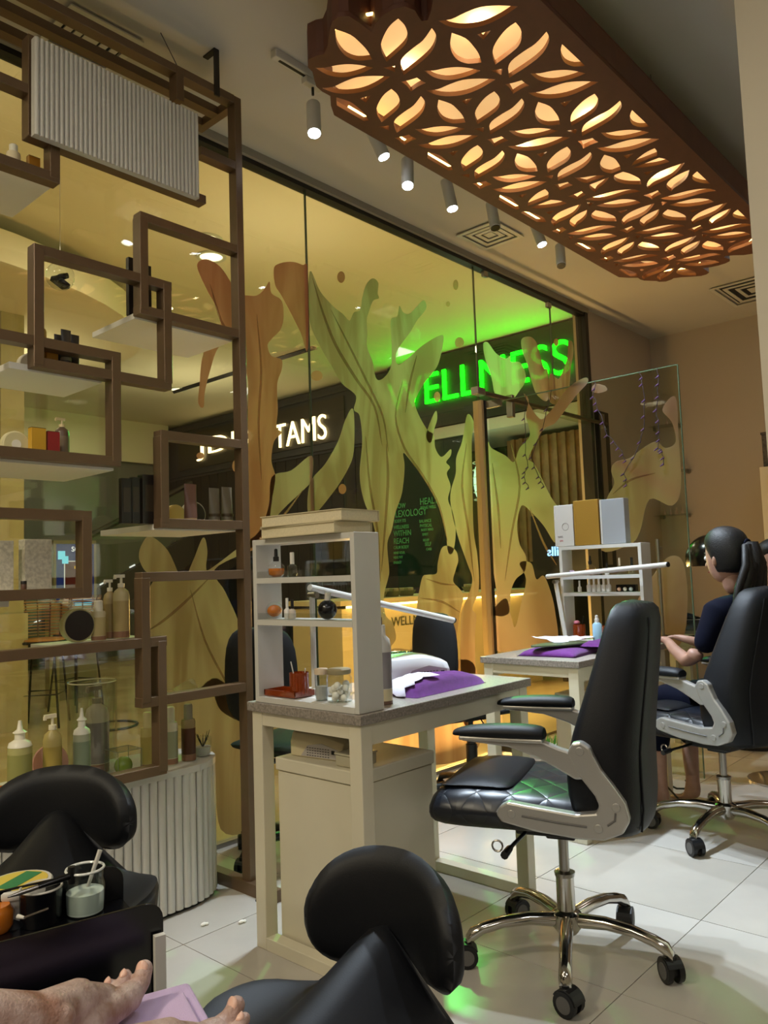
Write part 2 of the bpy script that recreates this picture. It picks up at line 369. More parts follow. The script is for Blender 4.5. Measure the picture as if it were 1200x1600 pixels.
for d_ in ((533,433,6,9,W4), (495,587,9,8,W4), (535,764,6,8,W4), (712,445,4,8,W4), (700,475,3,4,W4), (718,535,7,8,W4), (683,620,5,8,W4), (313,712,6,5,W3), (369,728,6,10,W3), (869,535,4,6,W6)): drop(*d_, m=dcp)
film([(669,690),(666,680),(672,660),(681,642),(683,655),(678,672),(674,690)], W4)

# open glass door, hinged at the jamb, swung into the room
XD, YD1 = 4.43, 1.70
dr = struct('door_1', G().box((XD-.005, YD1, .03), (XD+.005, YG-.05, ZD-.02)), doorg)
mk('door_edge', G().box((XD-.006, YD1-.004, .03), (XD+.006, YD1, ZD-.02)), mat('green_glass_edge', (96, 120, 96), .2), dr)
mk('door_edge', G().box((XD-.006, YD1, ZD-.024), (XD+.006, YG-.05, ZD-.019)), MC['green_glass_edge'], dr)
g = G(); g.ob((XD, YG-.09, ZD-.03), (.03, .12, .05)); g.ob((XD, YG-.09, .06), (.03, .12, .08)); mk('patch_fitting', g, steel, dr)
g = G(); g.tube([(XD-.05, 1.86, 1.35), (XD-.05, 1.86, .75)], .012); g.tube([(XD-.05, 1.86, 1.3), (XD, 1.86, 1.3)], .008); g.tube([(XD-.05, 1.86, .8), (XD, 1.86, .8)], .008); mk('door_handle', g, steel, dr)
DF = [
 [(818,615),(826,625),(822,650),(828,680),(812,700),(803,722),(790,712),(768,700),(763,690),(762,712),(755,730),(752,770),(748,800),(756,850),(765,868),(772,900),(776,930),(773,960),(795,958),(798,925),(806,905),(820,892),(822,870),(812,850),(808,820),(815,790),(830,800),(850,822),(868,848),(870,810),(876,800),(860,775),(848,750),(835,725),(826,716),(838,690),(850,670),(866,662),(880,645),(900,618),(918,598),(915,590),(895,600),(880,615),(870,630),(855,648),(845,655),(832,640)],
 [(765,1012),(768,960),(790,935),(798,960),(805,980),(815,940),(822,905),(812,880),(830,880),(838,905),(850,900),(862,930),(868,960),(872,1000),(860,1025)],
 [(940,860),(942,800),(950,775),(960,755),(955,735),(962,722),(985,715),(1005,700),(1025,690),(1040,700),(1056,690),(1050,660),(1035,640),(1055,620),(1060,680),(1064,760),(1050,790),(1015,780),(1000,830),(985,850)],
 [(985,980),(1000,930),(1020,900),(1045,870),(1068,880),(1074,950),(1060,1010),(1000,1010)],
 [(925,605),(932,600),(945,603),(948,610),(935,614),(926,612)],
]
for lp in DF: film(lp, dr, 'x', XD-.008, dcl)
for l in ([(800,700),(812,760),(800,830),(790,900)], [(830,800),(850,850),(868,880)], [(770,730),(778,790),(782,850)], [(960,770),(985,750),(1020,740)]): fold(l, 3, dr, 'x', XD-.0095)
# overhead stabiliser bar over the doorway
t = thing('stabiliser_bar', 'dark metal bar running along the wall above the open glass door', 'metal bar', (4.4, YG-.06, 2.40))
g = G().tube([(4.30, YG-.06, 2.40), (6.15, YG-.06, 2.40)], .017); mk('rod', g, mat('dark_steel', (92, 84, 76), .35, .8), t, sm=40)
mk('clamp', G().ob((4.3, YG-.06, 2.4), (.09, .06, .05)), steel, t, bev=.004); mk('clamp', G().ob((4.72, YG-.04, 2.36), (.04, .05, .16)), steel, t, bev=.004)
for x, z in ((4.50, 3.27), (5.36, 3.25)):
    t = thing('glass_clip', 'small steel clip on the glass edge ' + ('left, above the door jamb' if x < 5 else 'right, near the end of the transom'), 'clip', (x, YG-.02, z))
    mk('body', G().ob((x, YG-.02, z), (.05, .028, .04)), steel, t, bev=.004)
# dark narrow mirror edge on the front wall
t = thing('wall_mirror', 'tall narrow dark-edged panel on the wall behind the open door', 'mirror', (6.12, YG-.04, 2.45))
mk('frame', G().box((6.02, YG-.06, 1.2), (6.20, YG-.022, 2.5)), blackp, t); mk('face', G().box((6.035, YG-.064, 1.22), (6.12, YG-.061, 2.48)), steel, t)

# ------------------------------------------------------------------ string lights on the door
wire_m = mat('dark_wire', (58, 48, 58), .6); bulb_m = mat('purple_bulb', (92, 62, 110), .3)
for i, (lab, pts) in enumerate((('nearest the free edge of the open glass door', [(1027,566),(1029,600),(1026,640),(1030,675),(1028,700),(1035,705),(1037,725)]),
        ('second from the free edge of the glass door', [(999,572),(1005,600),(1008,650),(1002,690),(976,740),(979,758)]),
        ('hanging mid-door behind the boxes', [(930,592),(928,620),(935,640),(950,680),(968,700),(978,720)]),
        ('longest, beside the green splash', [(862,612),(848,670),(830,715),(842,745),(850,760)]),
        ('hanging nearest the door jamb', [(822,640),(820,690),(824,730),(818,745),(826,762)]))):
    P = [at(x, y, 'x', XD-.02) for x, y in pts]
    P[0].z = ZD-.022
    t = thing('string_light', 'wire of small purple lights, '+lab, 'string lights', P[0], group=None)
    Q = []
    for a, b in zip(P, P[1:]):
        for k in range(4):
            q = a.lerp(b, k/4); q += V((0, .006*sin(k*2.1+i), 0)); Q.append(q)
    Q.append(P[-1]); mk('wire', G().tube(Q, .0022, 5), wire_m, t)
    for k in range(2, len(Q), 2):
        mk('bulb', G().tube([Q[k], Q[k]+V((0, .022*(-1)**k, -.012))], [.006, .003], 6), bulb_m, t)

# ================================================================== CHANDELIER
ZC = 3.0
def u3(px, py): p = at(px, py, 'z', ZC); return (p.x, p.y)
cr1 = lambda pts: [u3(480+x/4, y/4) for x, y in pts]
st0 = u3(651, 128)
MOT = [cr1(l) for l in (
 [(195,170),(290,205),(350,255),(395,305),(425,360),(340,368),(270,345),(225,300),(200,245)],
 [(590,103),(630,145),(648,200),(640,255),(590,310),(515,375),(488,320),(482,260),(510,190),(545,140)],
 [(800,163),(822,195),(828,235),(805,300),(745,365),(622,460),(603,400),(615,350),(680,290),(745,240)],
 [(68,412),(130,412),(200,397),(275,390),(350,396),(430,412),(370,442),(290,466),(220,472),(140,455)],
 [(110,540),(180,532),(250,500),(330,472),(430,464),(538,468),(460,522),(370,562),(270,577),(180,568)],
 [(495,412),(567,401),(568,440)],
 [(605,500),(650,492),(705,475),(730,492),(760,508),(710,532),(668,562),(640,525)],
 [(345,606),(415,586),(385,632)],
 [(838,352),(866,378),(818,380)])]
MOT = [[(a-st0[0], b-st0[1]) for a, b in l] for l in MOT]
def petal(l, n=3):
    k = len(l); out = []; sharp = []
    for i in range(k):
        a, b, c = V((*l[i-1], 0)), V((*l[i], 0)), V((*l[(i+1) % k], 0)); sharp.append((b-a).angle(c-b) > R_(62))
    if k < 6: return l
    for i in range(k):
        p1, p2 = V((*l[i], 0)), V((*l[(i+1) % k], 0)); p0 = p1 if sharp[i] else V((*l[i-1], 0)); p3 = p2 if sharp[(i+1) % k] else V((*l[(i+2) % k], 0))
        for q in range(n):
            t = q/n; r = .5*((2*p1)+(-p0+p2)*t+(2*p0-5*p1+4*p2-p3)*t*t+(-p0+3*p1-3*p2+p3)*t**3); out.append((r.x, r.y))
    return out
MOT = [petal(l) for l in MOT]
XM, YL, YR = 3.34, 2.03, 1.232
def clip(poly, ax, v, keep_less):
    out = []
    for i in range(len(poly)):
        a, b = poly[i], poly[(i+1) % len(poly)]
        ia = (a[ax] < v) == keep_less; ib = (b[ax] < v) == keep_less
        if ia: out.append(a)
        if ia != ib:
            t = (v-a[ax])/(b[ax]-a[ax]); out.append((a[0]+(b[0]-a[0])*t, a[1]+(b[1]-a[1])*t))
    return out
def area(p): return abs(sum(p[i][0]*p[(i+1) % len(p)][1]-p[(i+1) % len(p)][0]*p[i][1] for i in range(len(p))))/2
holes = []
for j in range(-1, 3):
    for i in range(-4, 7):
        sx = 2.17+.55*i+.287*j; sy = 1.735-.2635*j
        for l in MOT:
            pl = [(sx+a, sy+b) for a, b in l]
            pl = clip(clip(pl, 1, YL, True), 1, YR, False) if pl else pl
            if len(pl) < 3: continue
            pl = clip(pl, 0, XM-.012, True)
            if len(pl) < 3 or area(pl) < .00035: continue
            cx = sum(p[0] for p in pl)/len(pl); cy = sum(p[1] for p in pl)/len(pl)
            
            holes.append(pl)
holes2 = [[(2*XM-a, b) for a, b in l] for l in holes]
holes2 = [l for l in holes2 if max(p[0] for p in l) < 4.93]
out_px = [(553,203),(538,193),(522,180),(517,165),(516,150),(503,143),(494,135),(491,124),(488,112),(481,105),(482,93),(495,87),(506,85),(512,72),(515,50),(519,34),(530,26),(545,25),(562,36),(580,50),(586,37),(598,24),(615,14),(632,10),(648,16),(655,28),(659,33),(668,32)]
o1 = [u3(*p) for p in out_px]
o1 = [(x, min(y, 2.085)) for x, y in o1][1:]; o1[0] = (2.17, 2.085)
near = o1 + [(1.92,1.45),(1.88,1.41),(1.86,1.36),(1.875,1.31),(1.93,1.275),(1.99,1.262),(1.965,1.22),(2.0,1.175)]
far = [(2*XM-a, b) for a, b in reversed(near)]
outline = near + far + []
def inside(p, lp, mg):
    c = False; best = 9
    for i in range(len(lp)):
        a, b = lp[i], lp[(i+1) % len(lp)]
        if (a[1] > p[1]) != (b[1] > p[1]) and p[0] < (b[0]-a[0])*(p[1]-a[1])/(b[1]-a[1])+a[0]: c = not c
        t_ = max(0, min(1, ((p[0]-a[0])*(b[0]-a[0])+(p[1]-a[1])*(b[1]-a[1]))/(((b[0]-a[0])**2+(b[1]-a[1])**2) or 1)))
        best = min(best, math.hypot(p[0]-a[0]-t_*(b[0]-a[0]), p[1]-a[1]-t_*(b[1]-a[1])))
    return c and best > mg
holes = [l for l in holes if all(inside(p, outline, .012) for p in l)]; holes2 = [l for l in holes2 if all(inside(p, outline, .012) for p in l)]
ch = thing('chandelier_panel', 'large brown pendant ceiling panel cut with glowing petal shapes', 'chandelier', (3.34, 1.6, ZC))
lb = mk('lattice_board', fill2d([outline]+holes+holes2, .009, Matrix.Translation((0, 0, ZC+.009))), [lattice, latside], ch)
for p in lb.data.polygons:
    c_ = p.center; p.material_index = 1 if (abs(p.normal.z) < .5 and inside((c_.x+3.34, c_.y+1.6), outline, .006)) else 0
# side wall ring
g = G(); n = len(outline)
for z0, z1 in ((ZC+.016, ZC+.125),):
    inn = []
    for i in range(n):
        a = V((*outline[(i-1) % n], 0)); b = V((*outline[(i+1) % n], 0)); t_ = (b-a).normalized(); nn = V((-t_.y, t_.x, 0))
        if i == 0: sgn = 1
        inn.append(nn)
    cx, cy = 3.34, 1.6
    ar = sum(outline[i][0]*outline[(i+1) % n][1]-outline[(i+1) % n][0]*outline[i][1] for i in range(n))
    s_ = -1 if ar < 0 else 1
    p_ = [V((*outline[i], 0)) for i in range(n)]; q_ = [p_[i]+inn[i]*s_*.012 for i in range(n)]
    g.rings([[V((p.x, p.y, z0)) for p in p_], [V((p.x, p.y, z1)) for p in p_], [V((p.x, p.y, z1)) for p in q_], [V((p.x, p.y, z0)) for p in q_]], close=True)
mk('side_band', g, lattice, ch)
glow_plate = mat('glowing_plate', (255, 226, 176), .8, emit=.6, ecol=(255, 205, 138))  # plain plate lit by the strips; that light is put into its glow
ins = [p_[i]+inn[i]*s_*.010 for i in range(n)]
mk('lit_backing_board', fill2d([[(p.x, p.y) for p in ins]], .003, Matrix.Translation((0, 0, ZC+.115))), glow_plate, ch)
mk('lid', fill2d([outline], .003, Matrix.Translation((0, 0, ZC+.129))), lattice, ch)  # added on top to keep the plate's glow off the ceiling
ledm = emis('led_strip_warm', (255, 214, 120), 9)
def led(a, b): mk('led_strip', G().tube([a, b], .005, 6), ledm, ch)
zl = ZC+.05
led((2.16, 2.06, zl), (4.52, 2.06, zl)); 
led((2.05, 1.205, zl), (4.63, 1.205, zl)); led((1.90, 1.55, zl), (1.80, 1.72, zl)); led((1.87, 1.90, zl), (1.80, 1.76, zl)); led((2*XM-1.90, 1.55, zl), (2*XM-1.80, 1.72, zl)); led((2*XM-1.87, 1.90, zl), (2*XM-1.80, 1.76, zl)); led((2*XM-1.90, 1.38, zl), (2*XM-2.0, 1.30, zl))
for x in (2.2, 3.0, 3.7, 4.5):
    for y in (1.45, 1.8): light('panel_lamp', 'POINT', (x, y, ZC+.09), 1.2, (1, .76, .44), .03)
g = G()
for x in (2.05, 3.3, 4.6):
    for y in (1.3, 1.95): g.tube([(x, y, ZC+.12), (x, y, CH)], .002, 5)
mk('hanging_wire', g, steel, ch)
for x, y in ((2.2, 1.3), (2.2, 1.93), (3.9, 1.3), (3.9, 1.93)):
    pass

# ------------------------------------------------------------------ track light
tr_ = thing('light_track', 'white ceiling track rail behind the brown petal panel', 'track', (2.1, 2.34, CH))
mk('rail', G().box((2.02, 2.325, CH-.035), (4.9, 2.36, CH)), white, tr_, bev=.004)
mk('slot', G().box((2.05, 2.336, CH-.037), (4.85, 2.348, CH-.034)), blackp, tr_)
def spot(px, py, ppx, ppy, z_end, lab, on=True, e=45, dark=False, tgt=None):
    e_ = at(px, py, 'z', z_end); 
    top = V((at(ppx, ppy, 'y', 2.343).x, 2.343, CH-.04))
    e_ = at(px, py, 'y', 2.30)
    piv = V((top.x, 2.343, CH-.10))
    d = (e_-piv).normalized(); tail = e_-d*.16
    t = thing('track_spotlight', lab, 'spotlight', tuple(top), group=None)
    body = blackp if dark else white
    mk('adapter', G().ob(top+V((0, 0, -.012)), (.10, .035, .028)), white, t, bev=.004)
    mk('bracket', G().tube([top+V((0, 0, -.02)), piv], .006, 8), blackp, t)
    mk('barrel', G().tube([tail, e_], .03, 20), body, t, sm=40, bev=.003)
    mk('lens', G().tube([e_-d*.001, e_+d*.004], .026, 20), glow if on else blackg, t, sm=40)
    if on:
        light('spot_beam', 'SPOT', tuple(e_+d*.02), e, (.74, .87, 1), .03, target=tgt or tuple(e_+d), spot=62, blend=.35)
    return t
spot(491, 208, 489, 150, 3.1, 'white track spotlight nearest the left end of the rail, lit', tgt=(2.3, 1.6, 0), e=165)
spot(600, 245, 580, 200, 3.1, 'white track spotlight tilted to the right, second from left', tgt=(3.1, 1.2, 0), e=165)
spot(637, 290, 637, 250, 3.1, 'white track spotlight pointing straight down below the panel edge', tgt=(2.2, .9, 0), e=180)
spot(707, 326, 694, 285, 3.1, 'white track spotlight fourth from the left, lit', tgt=(3.6, 1.5, 0), e=165)
spot(847, 382, 835, 355, 3.1, 'white track spotlight beside the ceiling vent, lit', tgt=(4.4, 1.2, 0), e=135)
spot(774, 356, 766, 325, 3.1, 'small dark-faced spotlight over the ceiling vent, unlit', on=False)
spot(877, 415, 874, 375, 3.1, 'unlit black-tipped spotlight farthest along the rail', on=False, dark=False)

# ------------------------------------------------------------------ ceiling vents
def vent(cx, cy, wx, wy, lab):
    t = thing('ceiling_vent', lab, 'vent', (cx, cy, CH))
    mk('backing', G().box((cx-wx*.8, cy-wy*.8, CH-.004), (cx+wx*.8, cy+wy*.8, CH)), mat('vent_dark', (26, 30, 34), .8), t)
    for k, s in enumerate((1, .72, .45, .2)):
        g = G(); a, b, c_ = wx*s, wy*s, .028
        z0 = CH-.016+.003*k
        if k < 3:
            g.box((cx-a, cy-b, z0), (cx+a, cy-b+c_, z0+.006)).box((cx-a, cy+b-c_, z0), (cx+a, cy+b, z0+.006)).box((cx-a, cy-b+c_, z0), (cx-a+c_, cy+b-c_, z0+.006)).box((cx+a-c_, cy-b+c_, z0), (cx+a, cy+b-c_, z0+.006))
        else: g.box((cx-a, cy-b, z0), (cx+a, cy+b, z0+.006))
        mk('louvre', g, white, t)
vent(1.47, 2.80, .15, .14, 'square ceiling air vent above the bronze display screen')
vent(4.15, 2.74, .165, .15, 'square ceiling air vent at the end of the light track')
vent(6.55, 1.85, .30, .26, 'square ceiling air vent near the back wall')

# ================================================================== DISPLAY SCREEN
YS = 2.53; BW = .034
scr = thing('display_screen', 'tall bronze metal screen of overlapping rectangles with white shelves', 'display screen', (1.0, YS, 0))
def hb(px0, py0, px1, py1, x0=None, x1=None, z=None):
    a = at(px0, py0, 'y', YS); b = at(px1, py1, 'y', YS); z_ = (a.z+b.z)/2 if z is None else z
    xa, xb = (a.x if x0 is None else x0), (b.x if x1 is None else x1)
    if xb > 1.92 and px1 < 500: xb = 1.9475-BW/2
    if py0 < 0 and z: xb = 1.9475-BW/2
    mk('bar', G().box((xa-BW/2, YS-.02, z_-BW/2), (xb+BW/2, YS+.03, z_+BW/2)), bronze, scr, bev=.0015, bseg=1); return z_
def vb(px, py0, py1):
    a = at(px, py0, 'y', YS); b = at(px, py1, 'y', YS); x = (a.x+b.x)/2
    mk('bar', G().box((x-BW/2, YS-.021, min(a.z, b.z)), (x+BW/2, YS+.031, max(a.z, b.z))), bronze, scr, bev=.0015, bseg=1); return x
hb(-60, -10, 375, 158, z=3.19, x1=1.965)
for y in (2.65, 2.765): mk('bar', G().box((-.2, y-.025, 3.173), (1.97, y+.02, 3.207)), bronze, scr)
mk('bar', G().box((1.948, 2.55, 3.172), (1.982, 2.79, 3.208)), bronze, scr)
mk('bar', G().box((-.2, 2.77, 3.02), (.95, 2.80, 3.05)), bronze, scr)
mk('bar', G().box((1.948, YS-.02, 0), (1.982, YS+.03, 3.205)), bronze, scr, bev=.0015, bseg=1)
mk('foot', G().box((1.935, 2.36, .0), (1.98, 2.80, .045)), bronze, scr)
mk('foot_plate', G().box((1.915, 2.40, 0), (2.0, 2.44, .006)), mat('steel_dark', (60, 56, 54), .5, .6), scr)
vb(277, 110, 160); vb(48, 60, 212); hb(48, 211, 312, 312); hb(-20, 117, 48, 145); hb(315, 240, 372, 264)
vb(82, 215, 282); hb(-40, 238, 82, 280)
vb(221, 340, 487); hb(221, 341, 377, 395); hb(221, 487, 377, 524)
vb(57, 390, 572); vb(258, 447, 600); hb(57, 390, 258, 450); hb(57, 568, 258, 602)
hb(-40, 515, 178, 560); vb(178, 560, 722); hb(-40, 700, 178, 724)
vb(253, 682, 818); hb(253, 682, 385, 695); hb(253, 818, 380, 821)
hb(-40, 800, 132, 807); vb(132, 807, 927); hb(-40, 931, 132, 927)
vb(224, 903, 1098); hb(224, 903, 388, 896); hb(224, 1098, 390, 1071)
hb(-40, 1030, 250, 1001); vb(250, 1001, 1205); hb(-40, 1262, 250, 1207)
# brackets to the ceiling
b_ = at(333, 130, 'y', YS)
mk('bracket', G().box((b_.x-.012, YS-.028, 3.16), (b_.x+.012, YS-.021, CH)).box((b_.x-.012, YS-.028, CH-.006), (b_.x+.012, YS+.05, CH)), mat('steel_dark', (60, 56, 54), .5, .6), scr)
b_ = at(280, 97, 'y', YS)
mk('wire', G().tube([(b_.x, YS, 3.205), (b_.x-.05, YS+.05, CH)], .002, 5), wire_m, scr)
shelfm = mat('shelf_white', (226, 224, 216), .5)
SHZ = {}
def shelf(key, x0, x1, z, y1=2.85, th=.022):
    mk('shelf', G().box((x0, YS+.028, z-th), (x1, y1, z)), shelfm, scr, bev=.001, bseg=1); SHZ[key] = z
sx = lambda px, py: at(px, py, 'y', YS).x
sz = lambda px, py: at(px, py, 'y', YS).z
shelf('A', sx(-60, 260), sx(86, 285), sz(82, 280)+.005, 2.87)
shelf('B', sx(216, 490), 1.947, sz(221, 487)+.0, 2.87)
shelf('C', sx(20, 565), sx(165, 590), sz(57, 568)+.0, 2.84)
shelf('D', sx(-40, 700), sx(184, 724), sz(178, 724)+.0, 2.93)
shelf('E', sx(247, 818), 1.947, sz(253, 818)+.0, 2.95)
shelf('F', sx(-40, 932), sx(20, 940), sz(0, 933)-.01, 2.85)
shelf('H', sx(88, 1010), sx(246, 1000), sz(250, 1001)+.015, 2.72)
# fluted panel
YP = 2.465
a_, b_ = at(56, 52, 'y', YP), at(314, 312, 'y', YP)
x0, x1, z1, z0 = a_.x, b_.x, a_.z, b_.z
z1 = (a_.z+at(314, 181, 'y', YP).z)/2; z0 = (b_.z+at(55, 203, 'y', YP).z)/2
fp = thing('fluted_sign_panel', 'white vertically fluted panel fixed high on the bronze screen', 'panel', (x0, YP, z0))
mk('backing', G().box((x0, YP+.012, z0), (x1, YP+.034, z1)), white, fp)
nf = 38; wf = (x1-x0)/nf
flute = []
for k in range(nf):
    c = x0+wf*(k+.5)
    if k == 0:
        o = mk('flute', G().prism([(wf*.46*cos(a*pi/6), -.9*wf*.5*sin(a*pi/6)) for a in range(7)], (c, YP+.012, z0), (1, 0, 0), (0, 1, 0), (0, 0, z1-z0)), white, fp, sm=60); f0 = o
    else:
        o = f0.copy(); COL.objects.link(o); o.parent = fp; o.location = (wf*k, 0, 0)
# ------------------------------------------------------------------ fluted counter
ZK = .515
cnt_ = thing('display_counter', 'white fluted display counter with a rounded end below the bronze screen', 'counter', (1.0, 2.7, 0))
y0c, y1c = 2.575, 2.93; xr = 1.72; ry_ = (y1c-y0c)/2; rx_ = .20
def cpath(off=0, n=14):
    p = [(-.6, y0c-off), (xr, y0c-off)]
    for k in range(1, n): a = -pi/2+pi*k/n; p.append((xr+(rx_+off)*cos(a), (y0c+y1c)/2+(ry_+off)*sin(a)))
    p += [(xr, y1c+off), (-.6, y1c+off)]; return p
mk('carcass', G().prism(cpath(-.008), (0, 0, .015), (1, 0, 0), (0, 1, 0), (0, 0, ZK-.04)), white, cnt_)
mk('countertop', G().prism(cpath(.012), (0, 0, ZK-.025), (1, 0, 0), (0, 1, 0), (0, 0, .025)), white, cnt_, bev=.002)
mk('plinth', G().prism(cpath(-.012), (0, 0, 0), (1, 0, 0), (0, 1, 0), (0, 0, .016)), blackp, cnt_)
ZF = ZK-.025-.016
fw = .034; k = 0; x = .35
fo = None
while x < xr:
    if fo is None:
        fo = mk('flute', G().prism([(fw*.47*cos(a*pi/5), -.30*fw*sin(a*pi/5)) for a in range(6)], (x, y0c, .016), (1, 0, 0), (0, 1, 0), (0, 0, ZF)), white, cnt_, sm=60); xf0 = x
    else:
        o = fo.copy(); COL.objects.link(o); o.parent = cnt_; o.location = (x-xf0, 0, 0)
    x += fw
tot = 18
for k in range(tot):
    a = -pi/2+pi*(k+.5)/tot
    px_, py_ = xr+rx_*cos(a), (y0c+y1c)/2+ry_*sin(a); nrm = V((cos(a)/rx_, sin(a)/ry_, 0)).normalized(); ux = V((-nrm.y, nrm.x, 0))
    w2 = .5*pi*((rx_+ry_)/2)*2/tot*.46
    mk('flute', G().prism([(w2*cos(q*pi/5), .01*sin(q*pi/5)) for q in range(6)], (px_, py_, .016), ux, nrm, (0, 0, ZF)), white, cnt_, sm=60)

# ------------------------------------------------------------------ generic products
def spos(px, py, ax, v):
    p = at(px, py, ax, v); return p, dep(p)/FPX
LB = {}
def pm(rgb, **k): return mat('product_%d_%d_%d_%s' % (*rgb, ''.join(k)), rgb, k.pop('rough', .35), **k)
def product(name, kind, cx, yb, wpx, hpx, lab, cat, ax, v, c1, c2=None, c3=None, group=None, z=None, rz=0):
    "bottle, tube, box or jar standing at a base point; colours c1 body, c2 cap, c3 band"
    p, s = spos(cx, yb, ax, v)
    if z is not None: p = V((p.x, p.y, z))
    p = V(p)+V((0, 0, .0008))
    w, h = wpx*s, hpx*s
    t = thing(name, lab, cat, tuple(p), rz, group)
    m1 = c1 if not isinstance(c1, tuple) else pm(c1); m2 = (c2 if not isinstance(c2, tuple) else pm(c2)) if c2 else m1; m3 = (c3 if not isinstance(c3, tuple) else pm(c3)) if c3 else None
    r = w/2
    L = dict(local=True, sm=45)
    if kind == 'pump':
        mk('body', G().lathe((0, 0, 0), [(r*.92, 0), (r, h*.02), (r, h*.66), (r*.85, h*.73), (r*.38, h*.78), (r*.36, h*.79)]), m1, t, **L)
        g = G().lathe((0, 0, h*.79), [(r*.42, 0), (r*.42, h*.06), (r*.16, h*.065), (r*.16, h*.15)], 12); g.ob((-r*.25, 0, h*.965), (r*1.3, r*.4, h*.05)); g.ob((-r*.85, 0, h*.945), (r*.3, r*.25, h*.05)); mk('pump', g, m2, t, local=True)
    elif kind == 'nozzle':
        mk('body', G().lathe((0, 0, 0), [(r*.94, 0), (r, h*.02), (r, h*.64), (r*.96, h*.67)]), m1, t, **L)
        mk('cap', G().lathe((0, 0, h*.67), [(r, 0), (r*.9, h*.05), (r*.45, h*.09), (r*.42, h*.16), (r*.6, h*.18), (r*.25, h*.22), (r*.14, h*.33)]), m2, t, **L)
    elif kind == 'spray':
        mk('body', G().lathe((0, 0, 0), [(r*.95, 0), (r, h*.02), (r, h*.68), (r*.9, h*.73)]), m1, t, **L)
        mk('cap', G().lathe((0, 0, h*.73), [(r*.62, 0), (r*.62, h*.25), (r*.5, h*.27)]), m2, t, **L)
    elif kind == 'polish':
        mk('body', G().lathe((0, 0, 0), [(r*.9, 0), (r, h*.04), (r, h*.42), (r*.4, h*.52)], 16), m1, t, **L)
        mk('cap', G().lathe((0, 0, h*.52), [(r*.46, 0), (r*.46, h*.47), (r*.36, h*.48)], 14), m2, t, **L)
    elif kind == 'dropper':
        mk('body', G().lathe((0, 0, 0), [(r*.5, 0), (r*.9, h*.08), (r, h*.24), (r*.9, h*.42), (r*.4, h*.55), (r*.25, h*.58)], 20), clear, t, **L)
        mk('oil', G().lathe((0, 0, .001), [(r*.45, 0), (r*.85, h*.08), (r*.93, h*.22), (r*.9, h*.30)], 20), m1, t, **L)
        mk('cap', G().lathe((0, 0, h*.56), [(r*.34, 0), (r*.34, h*.16), (r*.22, h*.18), (r*.2, h*.42), (r*.1, h*.45)], 14), m2, t, **L)
    elif kind == 'tube':
        mk('cap', G().lathe((0, 0, 0), [(r*.85, 0), (r*.9, h*.16)], 16), m2, t, **L)
        rs = []
        for q in range(6):
            k = q/5; rs.append([(r*.95*(1+.08*k)*cos(2*pi*j/16), r*.95*(1-.93*k)*sin(2*pi*j/16), h*(.16+.84*k)) for j in range(16)])
        mk('body', G().rings(rs), m1, t, **L)
    elif kind == 'box':
        d = (c3 and 0) or w*.55
        mk('carton', G().box((-r, -d/2, 0), (r, d/2, h)), m1, t, local=True, bev=.0008, bseg=1)
        mk('top_flap', G().box((-r*.98, -d*.49, h), (r*.98, d*.49, h+.0015)), m2, t, local=True)
        if m3: mk('label_panel', G().box((-r*.7, -d/2-.001, h*.25), (r*.7, -d/2-.0001, h*.8)), m3, t, local=True)
    elif kind == 'jar':
        mk('body', G().lathe((0, 0, 0), [(r*.95, 0), (r, h*.05), (r, h*.6), (r*.9, h*.66)]), m1, t, **L)
        mk('lid', G().lathe((0, 0, h*.66), [(r, 0), (r, h*.3), (r*.94, h*.34)]), m2, t, **L)
    elif kind == 'disc':          # a round tin stood on its edge facing the room
        M = Matrix.Translation((0, 0, r)) @ Matrix.Rotation(R_(90), 4, 'X')
        th = hpx*s*.0+w*.28
        g = G().lathe((0, 0, 0), [(r*.97, 0), (r, .003), (r, th), (r*.96, th+.001)], 28); g.xf(M); mk('body', g, m2, t, local=True, sm=40)
        g = G().lathe((0, 0, th+.001), [(r*.9, 0), (r*.9, .002)], 28); g.xf(M); mk('face', g, m1, t, local=True, sm=40)
        if m3:
            g = G().lathe((0, 0, th+.003), [(r*.35, 0), (r*.35, .001)], 20); g.xf(M); mk('sticker', g, m3, t, local=True, sm=40)
    if m3 and kind in ('pump', 'nozzle', 'spray', 'tube'):
        z0, z1 = (.12, .58) if kind != 'tube' else (.25, .32)
        k = 1.012 if kind != 'tube' else 1.02
        mk('printed_band', G().lathe((0, 0, 0), [(r*k, h*z0), (r*k, h*z1)], 20), m3, t, **L)
        if kind != 'tube': mk('foot_band', G().lathe((0, 0, 0), [(r*k, h*.015), (r*k, h*.11)], 20), m3 if False else pm((146, 108, 84)), t, **L)
    return t
PUT = product
yS = 2.60
oil = (176, 160, 98); wcap = (228, 224, 204); dk = (26, 22, 20); brn = (92, 62, 48); beige = (206, 196, 160)
PUT('serum_bottle', 'spray', 21, 258, 21, 48, 'small cream serum bottle with gold collar on the highest shelf', 'bottle', 'y', yS, (222, 208, 172), wcap, z=SHZ['A'])
PUT('gift_carton', 'box', 52, 270, 18, 38, 'tiny amber carton beside the serum bottle on the highest shelf', 'box', 'y', yS, (176, 122, 40), (70, 44, 24), z=SHZ['A'])
PUT('black_carton', 'box', 206, 480, 15, 92, 'tall black carton at the left end of the upper right shelf', 'box', 'y', yS, dk, dk, z=SHZ['B'])
PUT('black_carton', 'box', 230, 480, 12, 86, 'black carton half hidden behind the screen post on the upper right shelf', 'box', 'y', yS, dk, dk, z=SHZ['B'])
PUT('tall_canister', 'spray', 60, 560, 24, 88, 'tall yellowish canister behind the left bar of the middle cell', 'canister', 'y', yS, (190, 156, 76), wcap, z=SHZ['C'])
